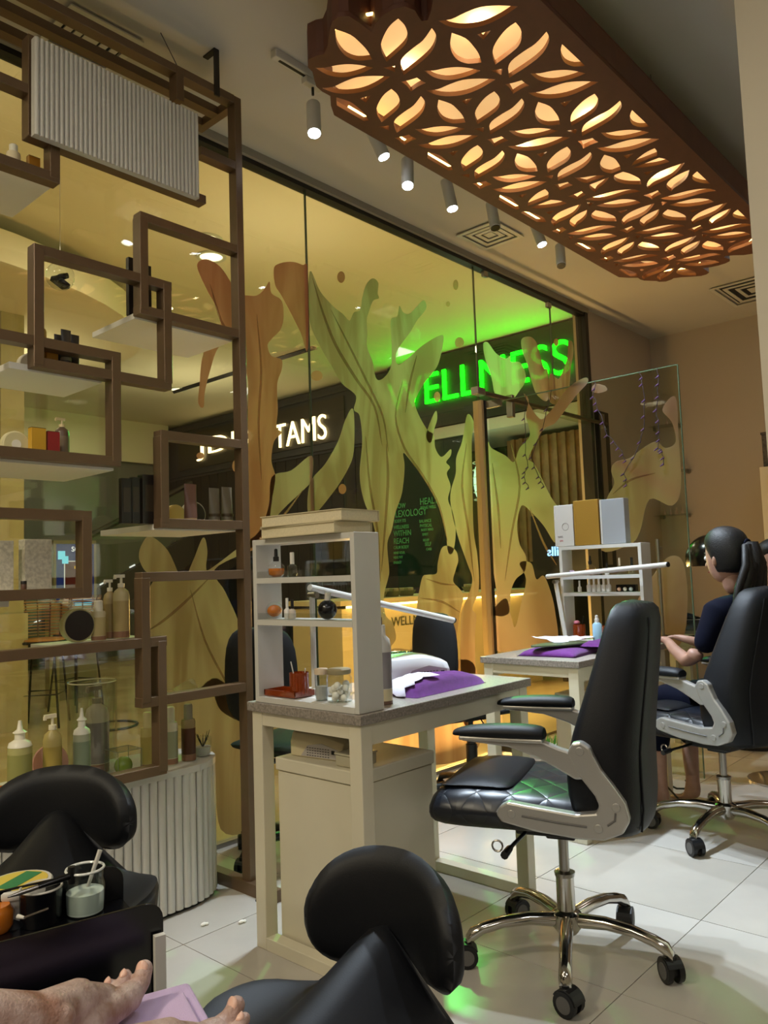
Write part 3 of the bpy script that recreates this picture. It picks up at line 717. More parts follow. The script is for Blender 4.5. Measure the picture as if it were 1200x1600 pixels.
PUT('skincare_tube', 'tube', 92, 570, 15, 61, 'dark cosmetic tube, left of the three on the middle shelf', 'tube', 'y', yS, (62, 58, 52), (40, 36, 34), z=SHZ['C'])
PUT('skincare_tube', 'tube', 103, 572, 16, 67, 'dark cosmetic tube, middle of the three on the middle shelf', 'tube', 'y', yS-.03, (70, 66, 60), (40, 36, 34), (150, 144, 130), z=SHZ['C'])
PUT('skincare_tube', 'tube', 117, 572, 14, 65, 'dark cosmetic tube, right of the three on the middle shelf', 'tube', 'y', yS, (58, 54, 50), (40, 36, 34), z=SHZ['C'])
PUT('gift_carton', 'box', 80, 572, 18, 30, 'small amber carton in front of the dark tubes', 'box', 'y', yS-.02, (200, 140, 44), (120, 76, 26), z=SHZ['C'])
PUT('round_tin', 'disc', 44, 560, 38, 38, 'round silver tin standing on edge at the far left of the middle shelf', 'tin', 'y', 2.74, (150, 140, 126), (206, 200, 186), (235, 230, 220), z=SHZ['C'])
PUT('round_tin', 'disc', 20, 708, 42, 42, 'round cream lid standing on edge beside the yellow and red cartons', 'tin', 'y', yS+.02, (214, 206, 160), (222, 214, 170), (240, 238, 226), z=SHZ['D'])
PUT('gift_carton', 'box', 58, 712, 23, 48, 'yellow carton with dark top on the shelf above the white cartons', 'box', 'y', yS-.02, (206, 160, 46), (60, 40, 26), z=SHZ['D'])
PUT('gift_carton', 'box', 82, 712, 19, 44, 'red carton between the yellow carton and the brown bottle', 'box', 'y', yS-.02, (150, 34, 40), (70, 26, 26), z=SHZ['D'])
PUT('pump_bottle', 'pump', 97, 716, 22, 72, 'brown pump bottle with cream cap behind the red carton', 'bottle', 'y', yS+.03, (96, 76, 60), (214, 196, 150), (120, 104, 84), z=SHZ['D'])
for i, (x, w_, h_, l) in enumerate(((196, 17, 70, 'left'), (211, 14, 72, 'middle'), (232, 28, 76, 'right, widest'))):
    PUT('black_carton', 'box', x, 816, w_, h_, 'black lettered carton, %s of the three on the lower right shelf' % l, 'box', 'y', yS-.02, dk, dk, (58, 48, 34), z=SHZ['E'])
PUT('round_tin', 'disc', 270, 800, 34, 34, 'round gold jar on edge just inside the lower right cell', 'tin', 'y', yS+.08, (206, 178, 96), (190, 166, 96), z=SHZ['E'])
PUT('skincare_tube', 'tube', 298, 812, 22, 64, 'brown cosmetic tube, tallest in the lower right cell', 'tube', 'y', yS-.04, (110, 78, 66), (206, 176, 140), z=SHZ['E'])
PUT('round_tin', 'disc', 298, 812, 40, 40, 'round silver-rimmed dark tin behind the brown tube', 'tin', 'y', yS+.10, (58, 50, 44), (176, 172, 160), z=SHZ['E'])
PUT('skincare_tube', 'tube', 335, 812, 19, 60, 'grey cosmetic tube with cream cap, left of the pair near the post', 'tube', 'y', yS, (112, 104, 90), (222, 208, 164), (70, 56, 36), z=SHZ['E'])
PUT('skincare_tube', 'tube', 355, 812, 19, 62, 'grey cosmetic tube with cream cap, right of the pair near the post', 'tube', 'y', yS, (118, 110, 92), (222, 208, 164), (70, 56, 36), z=SHZ['E'])
zf = sz(0, 922)
pap = mat('printed_carton', (214, 208, 190), .5, noise=.3, nscale=90)
mk('shelf', G().box((sx(-60, 940), YS+.028, zf-.03), (sx(128, 928), 2.74, zf-.006)), shelfm, scr)
for cx, w_, l in ((5, 26, 'at the far left of the lower left cell'), (55, 42, 'in the middle of the lower left cell')):
    PUT('printed_carton', 'box', cx, 922, w_, 78, 'cream carton covered in fine print ' + l, 'box', 'y', yS+.025, pap, (226, 220, 200), z=zf-.005)
PUT('mini_jar', 'jar', 37, 921, 9, 15, 'tiny brown jar between the two printed cartons', 'jar', 'y', yS-.02, brn, dk, z=zf-.005)
zh = SHZ['H']
PUT('spray_bottle', 'spray', 154, 1000, 22, 62, 'short cream spray bottle with clear cap beside the black tin', 'bottle', 'y', 2.60, beige, (226, 222, 206), (186, 170, 120), z=zh)
PUT('pump_bottle', 'pump', 172, 996, 20, 92, 'tall slim pump bottle behind the cream pump bottle', 'bottle', 'y', 2.66, (170, 150, 104), wcap, (150, 130, 86), z=zh)
PUT('pump_bottle', 'pump', 190, 998, 25, 100, 'tall cream pump bottle at the right of the open shelf', 'bottle', 'y', 2.61, (196, 182, 136), (232, 228, 204), (180, 160, 108), z=zh)
PUT('round_tin', 'disc', 117, 1002, 52, 52, 'black round tin with pale rim standing on edge on the open shelf', 'tin', 'y', 2.62, (34, 22, 18), (176, 170, 120), z=zh)
YK = 2.68
ck = dict(z=ZK)
PUT('squeeze_bottle', 'nozzle', 31, 1205, 36, 120, 'green-labelled bottle with white pointed cap, leftmost on the counter', 'bottle', 'y', 2.66, (176, 172, 112), (236, 232, 214), (150, 150, 86), z=ZK)
PUT('squeeze_bottle', 'pump', 82, 1200, 28, 120, 'yellow pump bottle in front of the round mirror', 'bottle', 'y', 2.66, (186, 170, 104), (236, 228, 200), (172, 152, 76), z=ZK)
PUT('squeeze_bottle', 'nozzle', 128, 1200, 26, 120, 'grey-green bottle with white pointed cap before the clear vase', 'bottle', 'y', 2.64, (170, 176, 150), (236, 234, 220), (130, 146, 122), z=ZK)
PUT('large_bottle', 'pump', 152, 1200, 36, 135, 'large white bottle with grey label inside the clear vase', 'bottle', 'y', 2.78, (208, 198, 170), (150, 140, 110), (140, 132, 126), z=ZK)
PUT('squeeze_bottle', 'spray', 231, 1193, 22, 88, 'yellow-green bottle seen through the screen bar on the counter', 'bottle', 'y', 2.66, (190, 176, 110), (216, 206, 150), (176, 160, 86), z=ZK)
PUT('squeeze_bottle', 'spray', 267, 1186, 22, 88, 'white and sage bottle right of the screen bar', 'bottle', 'y', 2.66, (214, 206, 180), (226, 222, 204), (150, 154, 126), z=ZK)
PUT('lotion_bottle', 'spray', 295, 1182, 22, 86, 'brown patterned bottle near the rounded end of the counter', 'bottle', 'y', 2.66, (150, 128, 88), (150, 142, 122), (84, 48, 30), z=ZK)
# round mirror on stand
p, s = spos(78, 1196, 'y', 2.74); p.z = ZK+.001
t = thing('round_mirror', 'round pink-tinted mirror standing behind the yellow bottle', 'mirror', tuple(p))
g = G().lathe((0, 0, 0), [(.062, 0), (.065, .004), (.062, .008)], 28); g.xf(Matrix.Translation((0, 0, .075)) @ Matrix.Rotation(R_(80), 4, 'X')); mk('glass_disc', g, mat('pink_mirror', (226, 176, 160), .12, .5), t, local=True, sm=40)
mk('foot', G().lathe((0, 0, 0), [(.035, 0), (.035, .006), (.006, .01), (.006, .02)], 16), steel, t, local=True, sm=40)
# clear vase
p, s = spos(147, 1202, 'y', 2.77); p.z = ZK+.001
t = thing('clear_vase', 'clear acrylic cylinder vase on the counter around a large bottle', 'vase', (p.x, 2.78, ZK+.001))
rv = 37*s
g = G().rings([[(rv*k*cos(2*pi*j/28), rv*k*sin(2*pi*j/28), z) for j in range(28)] for k, z in ((1, 0), (1, 142*s), (.96, 142*s), (.96, .004))], cap=False); mk('wall', g, clear, t, local=True, sm=40)
g = G().tube([(rv*.98*cos(2*pi*j/28), rv*.98*sin(2*pi*j/28), 142*s) for j in range(28)], .0025, 6, close=True); mk('rim', g, mat('acrylic_rim', (214, 210, 176), .15, coat=1), t, local=True, sm=40)
# glass cube with green ball
p, s = spos(193, 1205, 'y', 2.66); p.z = ZK+.001; q = 20*s
t = thing('glass_cube', 'small glass cube box with a green ball, beside the vase', 'ornament', tuple(p))
mk('cube', G().box((-q, -q, 0), (q, q, 2*q)), clear, t, local=True)
g = G()
for a in (-q, q):
    for b in (-q, q): g.tube([(a, b, 0), (a, b, 2*q)], .0012, 4).tube([(a, -q, 0 if b < 0 else 2*q), (a, q, 0 if b < 0 else 2*q)], .0012, 4).tube([(-q, a, 0 if b < 0 else 2*q), (q, a, 0 if b < 0 else 2*q)], .0012, 4)
mk('edges', g, mat('edge_dark', (120, 124, 100), .3), t, local=True)
mk('ball', G().ball((0, 0, q*.72), q*.7), mat('green_ball', (126, 150, 52), .25, coat=.5), t, local=True, sm=60)
# glass jar with cream and air plant
p, s = spos(317, 1176, 'y', 2.68); p.z = ZK+.001; r = 12*s
t = thing('glass_jar', 'small glass jar with dark twigs at the rounded end of the counter', 'jar', tuple(p))
mk('bowl', G().lathe((0, 0, 0), [(r*.9, 0), (r*1.1, r*.6), (r*1.1, r*2), (r, r*2.4)], 20), clear, t, local=True, sm=40)
mk('sand', G().lathe((0, 0, .001), [(r*.85, 0), (r*1.02, r*.5), (r*1.02, r*1.1)], 20), white, t, local=True, sm=40)
g = G()
for k in range(7): a = k*2.4; g.tube([(0, 0, r), (r*.5*cos(a), r*.5*sin(a), r*2), (r*.9*cos(a), r*.9*sin(a), r*(2.6+.3*(k % 3)))], [.002, .002, .0008], 5)
mk('twigs', g, blackp, t, local=True)
p, s = spos(2, 1212, 'y', 2.66); p.z = ZK+.001
t = thing('amber_bowl', 'amber glass bowl at the far left edge of the counter', 'bowl', tuple(p))
mk('bowl', G().lathe((0, 0, 0), [(.02, 0), (.04, .01), (.045, .045), (.041, .045), (.036, .012)], 20), amberl, t, local=True, sm=40)
# glass orb in place of a reflection in the middle cell, cord added
p = at(94, 432, 'y', 2.68)
t = thing('reflection_orb', 'clear glass orb with black ornament, in place of a reflection in the middle cell', 'ornament', tuple(p))
mk('orb', G().ball((0, 0, 0), .05, 20, 12), clear, t, local=True, sm=60)
mk('ornament', G().ob((.0, 0, -.022), (.06, .04, .02), .3, .1, .3).ob((.012, 0, .004), (.03, .03, .02), .6, 0, -.5), blackg, t, local=True, bev=.004)
mk('cord', G().tube([(0, 0, .05), (0, 0, 3.19-p.z)], .0008, 4), steel, t, local=True)

# ================================================================== DESKS
def desk(name, lab, x0, x1, y0, y1, ztop):
    t = thing(name, lab, 'desk', ((x0+x1)/2, (y0+y1)/2, 0))
    L = .05
    for x, y in ((x0, y0), (x1-L, y0), (x0, y1-L), (x1-L, y1-L)): mk('leg', G().box((x, y, 0), (x+L, y+L, ztop-.03)), cream, t, bev=.003)
    g = G(); za, zb = ztop-.095, ztop-.03
    mk('apron', G().box((x0+L, y0+.004, za), (x1-L, y0+.03, zb)), cream, t); mk('apron', G().box((x0+L, y1-.03, za), (x1-L, y1-.004, zb)), cream, t)
    mk('apron', G().box((x0+.004, y0+L, za+.02), (x0+.03, y1-L, zb)), cream, t); mk('apron', G().box((x1-.03, y0+L, za), (x1-.004, y1-L, zb)), cream, t)
    mk('foot_rail', G().box((x0, y0+L, 0), (x0+.045, y1-L, .04)), cream, t, bev=.002); mk('foot_rail', G().box((x1-.045, y0+L, 0), (x1, y1-L, .04)), cream, t, bev=.002)
    mk('stone_top', G().box((x0-.012, y0-.012, ztop-.03), (x1+.012, y1+.012, ztop)), granite, t, bev=.003)
    return t
ZD1 = .792
D1 = desk('manicure_desk', 'cream manicure desk with granite top and tall left shelf unit, nearest', 1.690, 2.60, 1.645, 2.15, ZD1)
ZD2 = .79
D2 = desk('manicure_desk', 'cream manicure desk behind the nearer office chair, with boxes above', 3.18, 4.12, 1.745, 2.25, ZD2)
def unit(name, lab, x0, x1, y0, y1, zb, zt, zs, peg=True):
    t = thing(name, lab, 'shelf unit', (x0, y0, zb)); th = .018
    mk('side_panel', G().box((x0, y0, zb), (x1, y0+th, zt)), white, t, bev=.001, bseg=1); mk('side_panel', G().box((x0, y1-th, zb), (x1, y1, zt)), white, t, bev=.001, bseg=1)
    mk('top_panel', G().box((x0, y0+th, zt-th), (x1, y1-th, zt)), white, t); mk('bottom_panel', G().box((x0, y0+th, zb), (x1, y1-th, zb+th)), white, t)
    for z in zs: mk('shelf', G().box((x0, y0+th, z-th), (x1, y1-th, z)), white, t)
    return t
zt1 = 1.332
U1 = unit('desk_shelf_unit', 'white open shelf unit on the left end of the nearer desk', 1.690, 1.80, 1.648, 2.13, ZD1+.001, zt1, (1.065, 1.203))
U2 = unit('desk_shelf_unit', 'white open shelf unit on the farther desk, boxes standing on top', 3.935, 4.05, 1.76, 2.24, ZD2+.001, 1.322, (1.066, 1.158))
# glass lips
for x, y0, y1, z in ((1.693, 1.67, 2.11, 1.065), (1.693, 1.67, 2.11, 1.203)): mk('glass_lip', G().box((x, y0, z), (x+.003, y1, z+.022)), clear, U1)
# books on unit 1
pg = mat('page_cream', (222, 210, 176), .8, noise=.1, nscale=200); cov = mat('book_cover', (196, 184, 150), .6)
def book(lab, x0, x1, y0, y1, z, h, rz):
    c = V(((x0+x1)/2, (y0+y1)/2, z)); t = thing('book', lab, 'book', tuple(c), rz); a, b = (x1-x0)/2, (y1-y0)/2
    mk('pages', G().box((-a+.004, -b+.004, .003), (a-.003, b-.004, h-.003)), pg, t, local=True)
    mk('cover', G().box((-a, -b, 0), (a, b, .003)).box((-a, -b, h-.003), (a, b, h)).box((a-.002, -b, .003), (a, b, h-.003)), cov, t, local=True)
book('cream closed book, lower of the two on the nearer shelf unit', 1.665, 1.83, 1.70, 2.06, zt1+.001, .035, -.02)
book('cream closed book, upper of the two on the nearer shelf unit', 1.665, 1.84, 1.68, 2.05, zt1+.037, .036, .03)

# contents of unit 1
X1 = 1.735
def on1(name, kind, cx, wpx, hpx, z, lab, cat, c1, c2=None, c3=None, x=X1, yb=900):
    p = at(cx, yb, 'x', x); s = dep(p)/FPX
    # reuse product by giving a base point directly
    return product(name, kind, cx, yb, wpx, hpx, lab, cat, 'x', x, c1, c2, c3, z=z)
on1('dropper_bottle', 'dropper', 432, 27, 44, 1.204, 'round dropper bottle of amber oil on the top shelf of the nearer unit', 'bottle', amberl, blackp)
on1('polish_bottle', 'polish', 457, 15, 38, 1.204, 'clear nail polish bottle with white cap on the top shelf', 'bottle', clear, (232, 230, 226))
on1('polish_bottle', 'polish', 424, 9, 28, 1.204, 'small white-capped bottle behind the dropper bottle', 'bottle', (200, 190, 160), (232, 226, 200), x=1.775)
p = at(429, 966, 'x', X1); r = .029
t = thing('amber_globe', 'round amber glass bottle on the middle shelf of the nearer unit', 'bottle', (p.x, p.y, 1.066))
mk('globe', G().ball((0, 0, r), r, 20, 12), clear, t, local=True, sm=60); mk('oil', G().ball((0, 0, r*.9), (r*.85, r*.85, r*.7), 20, 12), amberl, t, local=True, sm=60)
on1('polish_bottle', 'polish', 449, 10, 32, 1.066, 'white nail polish bottle on the middle shelf', 'bottle', (222, 220, 216), (232, 230, 226), yb=966)
on1('polish_bottle', 'polish', 457, 11, 30, 1.066, 'black-capped nail polish bottle on the middle shelf', 'bottle', (206, 196, 186), blackp, yb=966)
p = at(512, 966, 'x', X1); r = .031
t = thing('black_globe', 'round black bottle with white neck on the middle shelf', 'bottle', (p.x, p.y, 1.066))
mk('globe', G().ball((0, 0, r), r, 20, 12), blackg, t, local=True, sm=60); mk('neck', G().tube([(0, 0, r*1.85), (0, -.006, r*2.7)], .010, 14), white, t, local=True, sm=40)
zb1 = ZD1+.020
# amber tray + cup + brushes, tumbler, cotton jar
p = at(450, 1082, 'x', 1.745)
t = thing('amber_tray', 'amber plastic tray on the bottom shelf of the nearer unit', 'tray', (1.75, p.y, zb1))
mk('base', G().ob((0, 0, .004), (.085, .155, .006)), amber, t, local=True, bev=.002); mk('rim', G().ob((-.04, 0, .012), (.004, .155, .018)).ob((.04, 0, .012), (.004, .155, .018)).ob((0, .076, .012), (.084, .004, .018)).ob((0, -.076, .012), (.084, .004, .018)), amber, t, local=True)
p2 = at(468, 1082, 'x', 1.75)
t = thing('amber_cup', 'ribbed amber cup holding white sticks on the bottom shelf', 'cup', (1.75, p2.y, zb1+.0075)); r = .031
g = G().rings([[(r*k*(1+.03*(j % 2))*cos(2*pi*j/40), r*k*(1+.03*(j % 2))*sin(2*pi*j/40), z) for j in range(40)] for k, z in ((1, 0), (1, .072), (.92, .072), (.92, .004))]); mk('cup', g, amber, t, local=True)
mk('stick', G().tube([(0, .01, .01), (-.004, .035, .105)], .002, 6), white, t, local=True); mk('stick', G().tube([(.01, -.01, .01), (.008, -.022, .085)], .002, 6), (white), t, local=True)
p3 = at(501, 1092, 'x', 1.73)
t = thing('clear_tumbler', 'clear plastic tumbler between the amber cup and the cotton jar', 'tumbler', (1.735, p3.y, zb1)); r = .02
mk('cup', G().rings([[(r*k*cos(2*pi*j/24), r*k*sin(2*pi*j/24), z) for j in range(24)] for k, z in ((1, 0), (1.05, .095), (1, .095), (.94, .003))]), clear, t, local=True, sm=40)
mk('lining', G().lathe((0, 0, .004), [(r*.9, 0), (r*.93, .04)], 20), mat('lining_grey', (186, 184, 184), .6), t, local=True, sm=40)
mk('lid', G().lathe((0, 0, .082), [(r*1.1, 0), (r*1.1, .016), (r, .018)], 20), mat('lid_peach', (206, 186, 160), .6), t, local=True, sm=40)
p4 = at(529, 1092, 'x', 1.745)
t = thing('cotton_jar', 'glass jar full of cotton balls with a beige lid, on the bottom shelf', 'jar', (1.75, p4.y, zb1)); r = .040
mk('glass', G().lathe((0, 0, 0), [(r*.95, 0), (r, .004), (r, .07), (r*.86, .085)], 28), clear, t, local=True, sm=40)
mk('lid', G().lathe((0, 0, .085), [(r*.9, 0), (r*.95, .003), (r*.95, .014), (r*.85, .017)], 28), mat('lid_olive', (150, 138, 106), .6), t, local=True, sm=40)
cot = mat('cotton', (240, 236, 226), 1)
for k in range(14):
    a = k*2.4; rr_ = .62*r*((k % 7)/7)**.5+.008
    mk('cotton_ball', G().ball((rr_*.8*cos(a), rr_*.8*sin(a), .012+.010*(k//3)), .0115, 10, 7), cot, t, local=True, sm=60)
# LED desk lamp 1: arm clamped behind the unit, long bar
t = thing('desk_lamp', 'white LED bar lamp on an arm leaning past the nearer shelf unit', 'lamp', (1.86, 1.98, ZD1+.001))
A = at(483, 917, 'y', 2.0); B = at(708, 970, 'y', 1.80)
A = V((1.86, 2.06, at(484, 918, 'y', 2.06).z)); A = at(484, 918, 'y', 2.06); B = at(707, 969, 'y', 1.93)
jn = A.lerp(B, .12)
mk('light_bar', G().tube([A, B], .017, 12, flat=.7), white, t, sm=40); dd = (B-A).normalized()
mk('end_cap', G().tube([B, B+dd*.006], .0175, 12, flat=.7), blackp, t, sm=40)
foot = V((1.86, 2.02, ZD1+.001))
jp = at(492, 930, 'y', 2.06)
mk('arm', G().tube([V((jp.x, 2.075, ZD1+.02)), jp+V((0, .015, 0))], .010, 8), white, t, sm=40)
mk('joint', G().tube([jp+V((0, .03, 0)), jp+V((0, -.012, 0))], .011, 12), steel, t, sm=40)
mk('base', G().ob((jp.x, 2.075, ZD1+.012), (.07, .06, .022)), white, t, bev=.004)
# pump dispenser bottle at the unit
p = at(605, 1100, 'z', ZD1); s = dep(p)/FPX
t = thing('dispenser_bottle', 'tall white bottle with grey label and clear neck beside the nearer shelf unit', 'bottle', (p.x, p.y+.015, ZD1+.001)); r = 14.5*s
mk('body', G().lathe((0, 0, 0), [(r*.96, 0), (r, .004), (r, 88*s), (r*.85, 100*s), (r*.45, 106*s), (r*.4, 122*s)], 28), pm((206, 202, 196)), t, local=True, sm=45)
mk('label', G().lathe((0, 0, 0), [(r*1.01, 24*s), (r*1.01, 80*s)], 28), pm((138, 132, 136)), t, local=True, sm=45)
mk('lower_label', G().lathe((0, 0, 0), [(r*1.01, 5*s), (r*1.01, 23*s)], 28), pm((206, 194, 158)), t, local=True, sm=45)
mk('foot_band', G().lathe((0, 0, 0), [(r*1.01, 0), (r*1.01, 5*s)], 28), pm((110, 82, 66)), t, local=True, sm=45)
mk('neck', G().lathe((0, 0, 121*s), [(r*.36, 0), (r*.36, 9*s), (r*.5, 10*s), (r*.5, 18*s), (r*.3, 20*s)], 20), clear, t, local=True, sm=45)
mk('straw', G().tube([(0, 0, 120*s), (0, 0, 134*s)], .004, 8), brn and pm(brn), t, local=True)
# UV nail lamp (two): curved shell
def uvlamp(loc, rz, lab, body, k=1.0):
    t = thing('nail_lamp', lab, 'nail lamp', loc, rz)
    W, D, H = .22*k, .17*k, .085*k; rs = []
    for i in range(13):
        x = -W/2+W*i/12; q = abs(x)/(W/2); ws = D/2*(1-.06*q**6)
        h = H*(1-.42*max(0, (x/W+.5)-.55)**1.4*2.2); h = max(h, H*.45)
        rs.append([(x, -ws, .0), (x, -ws, h*.55), (x, -ws*.86, h*.86), (x, -ws*.5, h), (x, ws*.5, h), (x, ws*.86, h*.86), (x, ws, h*.55), (x, ws, 0)])
    mk('shell', G().rings(rs), body, t, local=True, sm=50, bev=.003)
    mk('display', G().ob((-.02*k, .0, H+.0005), (.075*k, .045*k, .002)), mat('display_green', (20, 56, 34), .2, coat=.6), t, local=True)
    mk('side_grille', G().prism([(-.06*k, .004), (.095*k, .004), (.095*k, .035*k), (.03*k, .05*k), (-.03*k, .04*k)], (0, -D/2-.001, 0), (1, 0, 0), (0, 0, 1), (0, .0012, 0)), mat('lamp_grille', (176, 170, 166), .5), t, local=True)
    g = G()
    for i in range(9):
        for j in range(4): g.ob((-.03*k+i*.011*k, -D/2-.0016, .009*k+j*.008*k), (.006*k, .001, .0022*k))
    o = mk('grille_slots', g, mat('slot_dark', (60, 56, 56), .6), t, local=True); o['kind'] = 'stuff'
    mk('switch', G().ob((.078*k, -D/2-.002, .026*k), (.012*k, .002, .012*k)), blackp, t, local=True)
    return t
p = at(640, 1040, 'z', ZD1+.001)
uvlamp((2.30, 2.00, ZD1+.0015), -.25, 'white nail-curing lamp with green display on the nearer desk top', mat('lamp_shell', (224, 226, 228), .3, coat=.3), 1.3)
# towels
def pillow(t, name, c, sx_, sy_, h, m, rz=0, top=.0, seed=1, fold=0):
    rnd = random.Random(seed); g = G(); n1, n2 = 22, 16; vs = []; fs = []
    ph = [rnd.uniform(0, 6) for _ in range(4)]
    for side in (1, 0):
        for i in range(n1+1):
            for j in range(n2+1):
                u = 2*i/n1-1; v = 2*j/n2-1
                e = (1-abs(u)**3.2)*(1-abs(v)**3.2)
                z = h*e**.45 if side else 0.0
                if side: z += .004*sin(u*5+ph[0])*cos(v*4+ph[1])*e + .002*sin(u*13+v*6+ph[2])*e
                k_ = 1+.02*sin(v*3+ph[3])
                vs.append((c[0]+cos(rz)*u*sx_*k_-sin(rz)*v*sy_, c[1]+sin(rz)*u*sx_*k_+cos(rz)*v*sy_, c[2]+max(z, .0)))
    N = (n1+1)*(n2+1)
    for i in range(n1):
        for j in range(n2):
            a = i*(n2+1)+j; q = (a, a+n2+1, a+n2+2, a+1); fs.append(q); fs.append(tuple(x+N for x in reversed(q)))
    bd = [i*(n2+1) for i in range(n1+1)]+[n1*(n2+1)+j for j in range(1, n2+1)]+[i*(n2+1)+n2 for i in range(n1-1, -1, -1)]+[j for j in range(n2-1, 0, -1)]
    for k in range(len(bd)): a, b = bd[k], bd[(k+1) % len(bd)]; fs.append((a, b, b+N, a+N))
    g.add(vs, fs); return mk(name, g, m, t, sm=70)
t = thing('folded_towel', 'purple towel folded into a cushion on the nearer desk', 'towel', (2.22, 1.79, ZD1))
pillow(t, 'towel_body', (2.215, 1.785, ZD1+.001), .205, .085, .050, purple, .03, seed=3)
def sheet(name, lab, cat, pts, m, th=.0015, par=None):
    "crumpled thin sheet through a grid of points"
    g = G(); n1, n2 = len(pts), len(pts[0]); vs = [V(p) for r in pts for p in r]+[V(p)-V((0, 0, th)) for r in pts for p in r]; fs = []
    N = n1*n2
    for i in range(n1-1):
        for j in range(n2-1):
            a = i*n2+j; q = (a, a+n2, a+n2+1, a+1); fs += [q, tuple(x+N for x in reversed(q))]
    bd = [i*n2 for i in range(n1)]+[(n1-1)*n2+j for j in range(1, n2)]+[i*n2+n2-1 for i in range(n1-2, -1, -1)]+[j for j in range(n2-2, 0, -1)]
    for k in range(len(bd)): a, b = bd[k], bd[(k+1) % len(bd)]; fs.append((a, b, b+N, a+N))
    g.add(vs, fs); o = mk(name, g, m, par, sm=70)
    if par is None: tag(o, lab, cat)
    return o
def crump(x0, x1, y0, y1, z, n=9, m=7, amp=.006, seed=1, edge=.02, drop=None):
    r = random.Random(seed); out = []
    for i in range(n):
        row = []
        for j in range(m):
            u, v = i/(n-1), j/(m-1); jx_ = r.uniform(-edge, edge) if i in (0, n-1) else 0; jy_ = r.uniform(-edge, edge) if j in (0, m-1) else 0
            zz = (z(u, v) if callable(z) else z)
            row.append((x0+(x1-x0)*u+jx_, y0+(y1-y0)*v+jy_, zz+amp*r.random()))
        out.append(row)
    return out
def ztow(u, v): 
    X = 2.00+.15*u; uu = (X-2.215)/.205; vv = (1.74+.13*v-1.785)/.085
    return ZD1+.006+.054*max(0, (1-min(1, abs(uu))**3.2)*(1-min(1, abs(vv))**3.2))**.45
sheet('tissue_sheet', 'crumpled white tissue lying over the purple towel on the nearer desk', 'tissue', crump(2.00, 2.15, 1.74, 1.87, ztow, seed=4), tissue)

# ------------------------------------------------------------------ under desk 1: drawer cabinet, lamp, plastic box
cb = thing('drawer_cabinet', 'cream cabinet with lift lid standing under the nearer desk', 'cabinet', (1.92, 1.90, 0))
cx0, cx1, cy0, cy1, cz = 1.742, 2.10, 1.715, 2.085, .608
mk('body', G().box((cx0, cy0, .012), (cx1, cy1, cz-.045)), cream, cb, bev=.003)
mk('lid', G().box((cx0-.006, cy0-.008, cz-.042), (cx1+.006, cy1+.006, cz)), cream, cb, bev=.004)
mk('plinth', G().box((cx0+.01, cy0+.01, 0), (cx1-.01, cy1-.01, .013)), grey, cb)
uvlamp((1.875, 1.965, cz+.001), -1.45, 'beige nail-curing lamp stored on the cabinet under the nearer desk', mat('lamp_shell_beige', (206, 194, 160), .35), 1.0)
t = thing('plastic_case', 'small clear plastic case of nail tips on the cabinet lid', 'box', (1.81, 1.785, cz+.001))
mk('case', G().ob((1.81, 1.785, cz+.018), (.10, .085, .034)), mat('frosted_plastic', (214, 206, 178), .3, trans=.3), t, bev=.004); mk('lid', G().ob((1.81, 1.785, cz+.038), (.106, .09, .006)), mat('frosted_plastic'), t, bev=.002) if False else mk('lid', G().ob((1.81, 1.785, cz+.0385), (.106, .09, .006)), MC['frosted_plastic'], t, bev=.002)

# ================================================================== OFFICE CHAIRS
def star_base(t, col, m_leg, rad=.31, a0=0, hub_z=.13, wheel=.034):
    g = G().lathe((0, 0, 0), [(.03, hub_z-.05), (.045, hub_z-.03), (.045, hub_z+.01), (.03, hub_z+.02)], 20); mk('hub', g, m_leg, t, local=True, sm=40)
    for k in range(5):
        a = a0+k*2*pi/5; d = V((cos(a), sin(a), 0)); sd = V((-sin(a), cos(a), 0))
        g = G(); rs = []
        for q, zz, w_, hh in ((.035, hub_z-.008, .020, .022), (.12, hub_z, .021, .019), (.20, hub_z-.006, .019, .017), (.265, hub_z-.022, .018, .018), (rad-.008, hub_z-.04, .019, .022), (rad+.006, hub_z-.058, .017, .020)):
            c = d*q+V((0, 0, zz)); rs.append([c+sd*(w_*cos(2*pi*j/10))+V((0, 0, hh*sin(2*pi*j/10))) for j in range(10)])
        g.rings(rs); lg = mk('leg', g, m_leg, t, local=True, sm=50)
        ca = a+1.0+k*1.3; f = V((cos(ca), sin(ca), 0)); sdd = V((-sin(ca), cos(ca), 0)); c = d*(rad+f.x*0)+f*.008; c.z = wheel
        g = G().tube([c-sdd*.027, c+sdd*.027], wheel*.62, 16)
        for e in (-1, 1): g.tube([c+sdd*e*.010, c+sdd*e*.026], wheel, 20)
        g.lathe((d.x*rad, d.y*rad, wheel), [(.012, .01), (.012, .042)], 10)
        cs = mk('caster', g, blackp, t, local=True, sm=40)
        for e in (-1, 1): mk('wheel_cap', G().tube([c+sdd*e*.0262, c+sdd*e*.0275], wheel*.66, 18), grey, cs, local=True, sm=40)
        g = G().rings([[c+f*(wheel*1.12*cos(q))+V((0, 0, wheel*1.12*sin(q)))+sdd*e for q in [pi*.05+pi*.8*k_/8 for k_ in range(9)]]+[c+f*(wheel*.98*cos(q))+V((0, 0, wheel*.98*sin(q)))+sdd*e for q in reversed([pi*.05+pi*.8*k_/8 for k_ in range(9)])] for e in (-.024, .024)])
        mk('hood', g, blackp, cs, local=True)
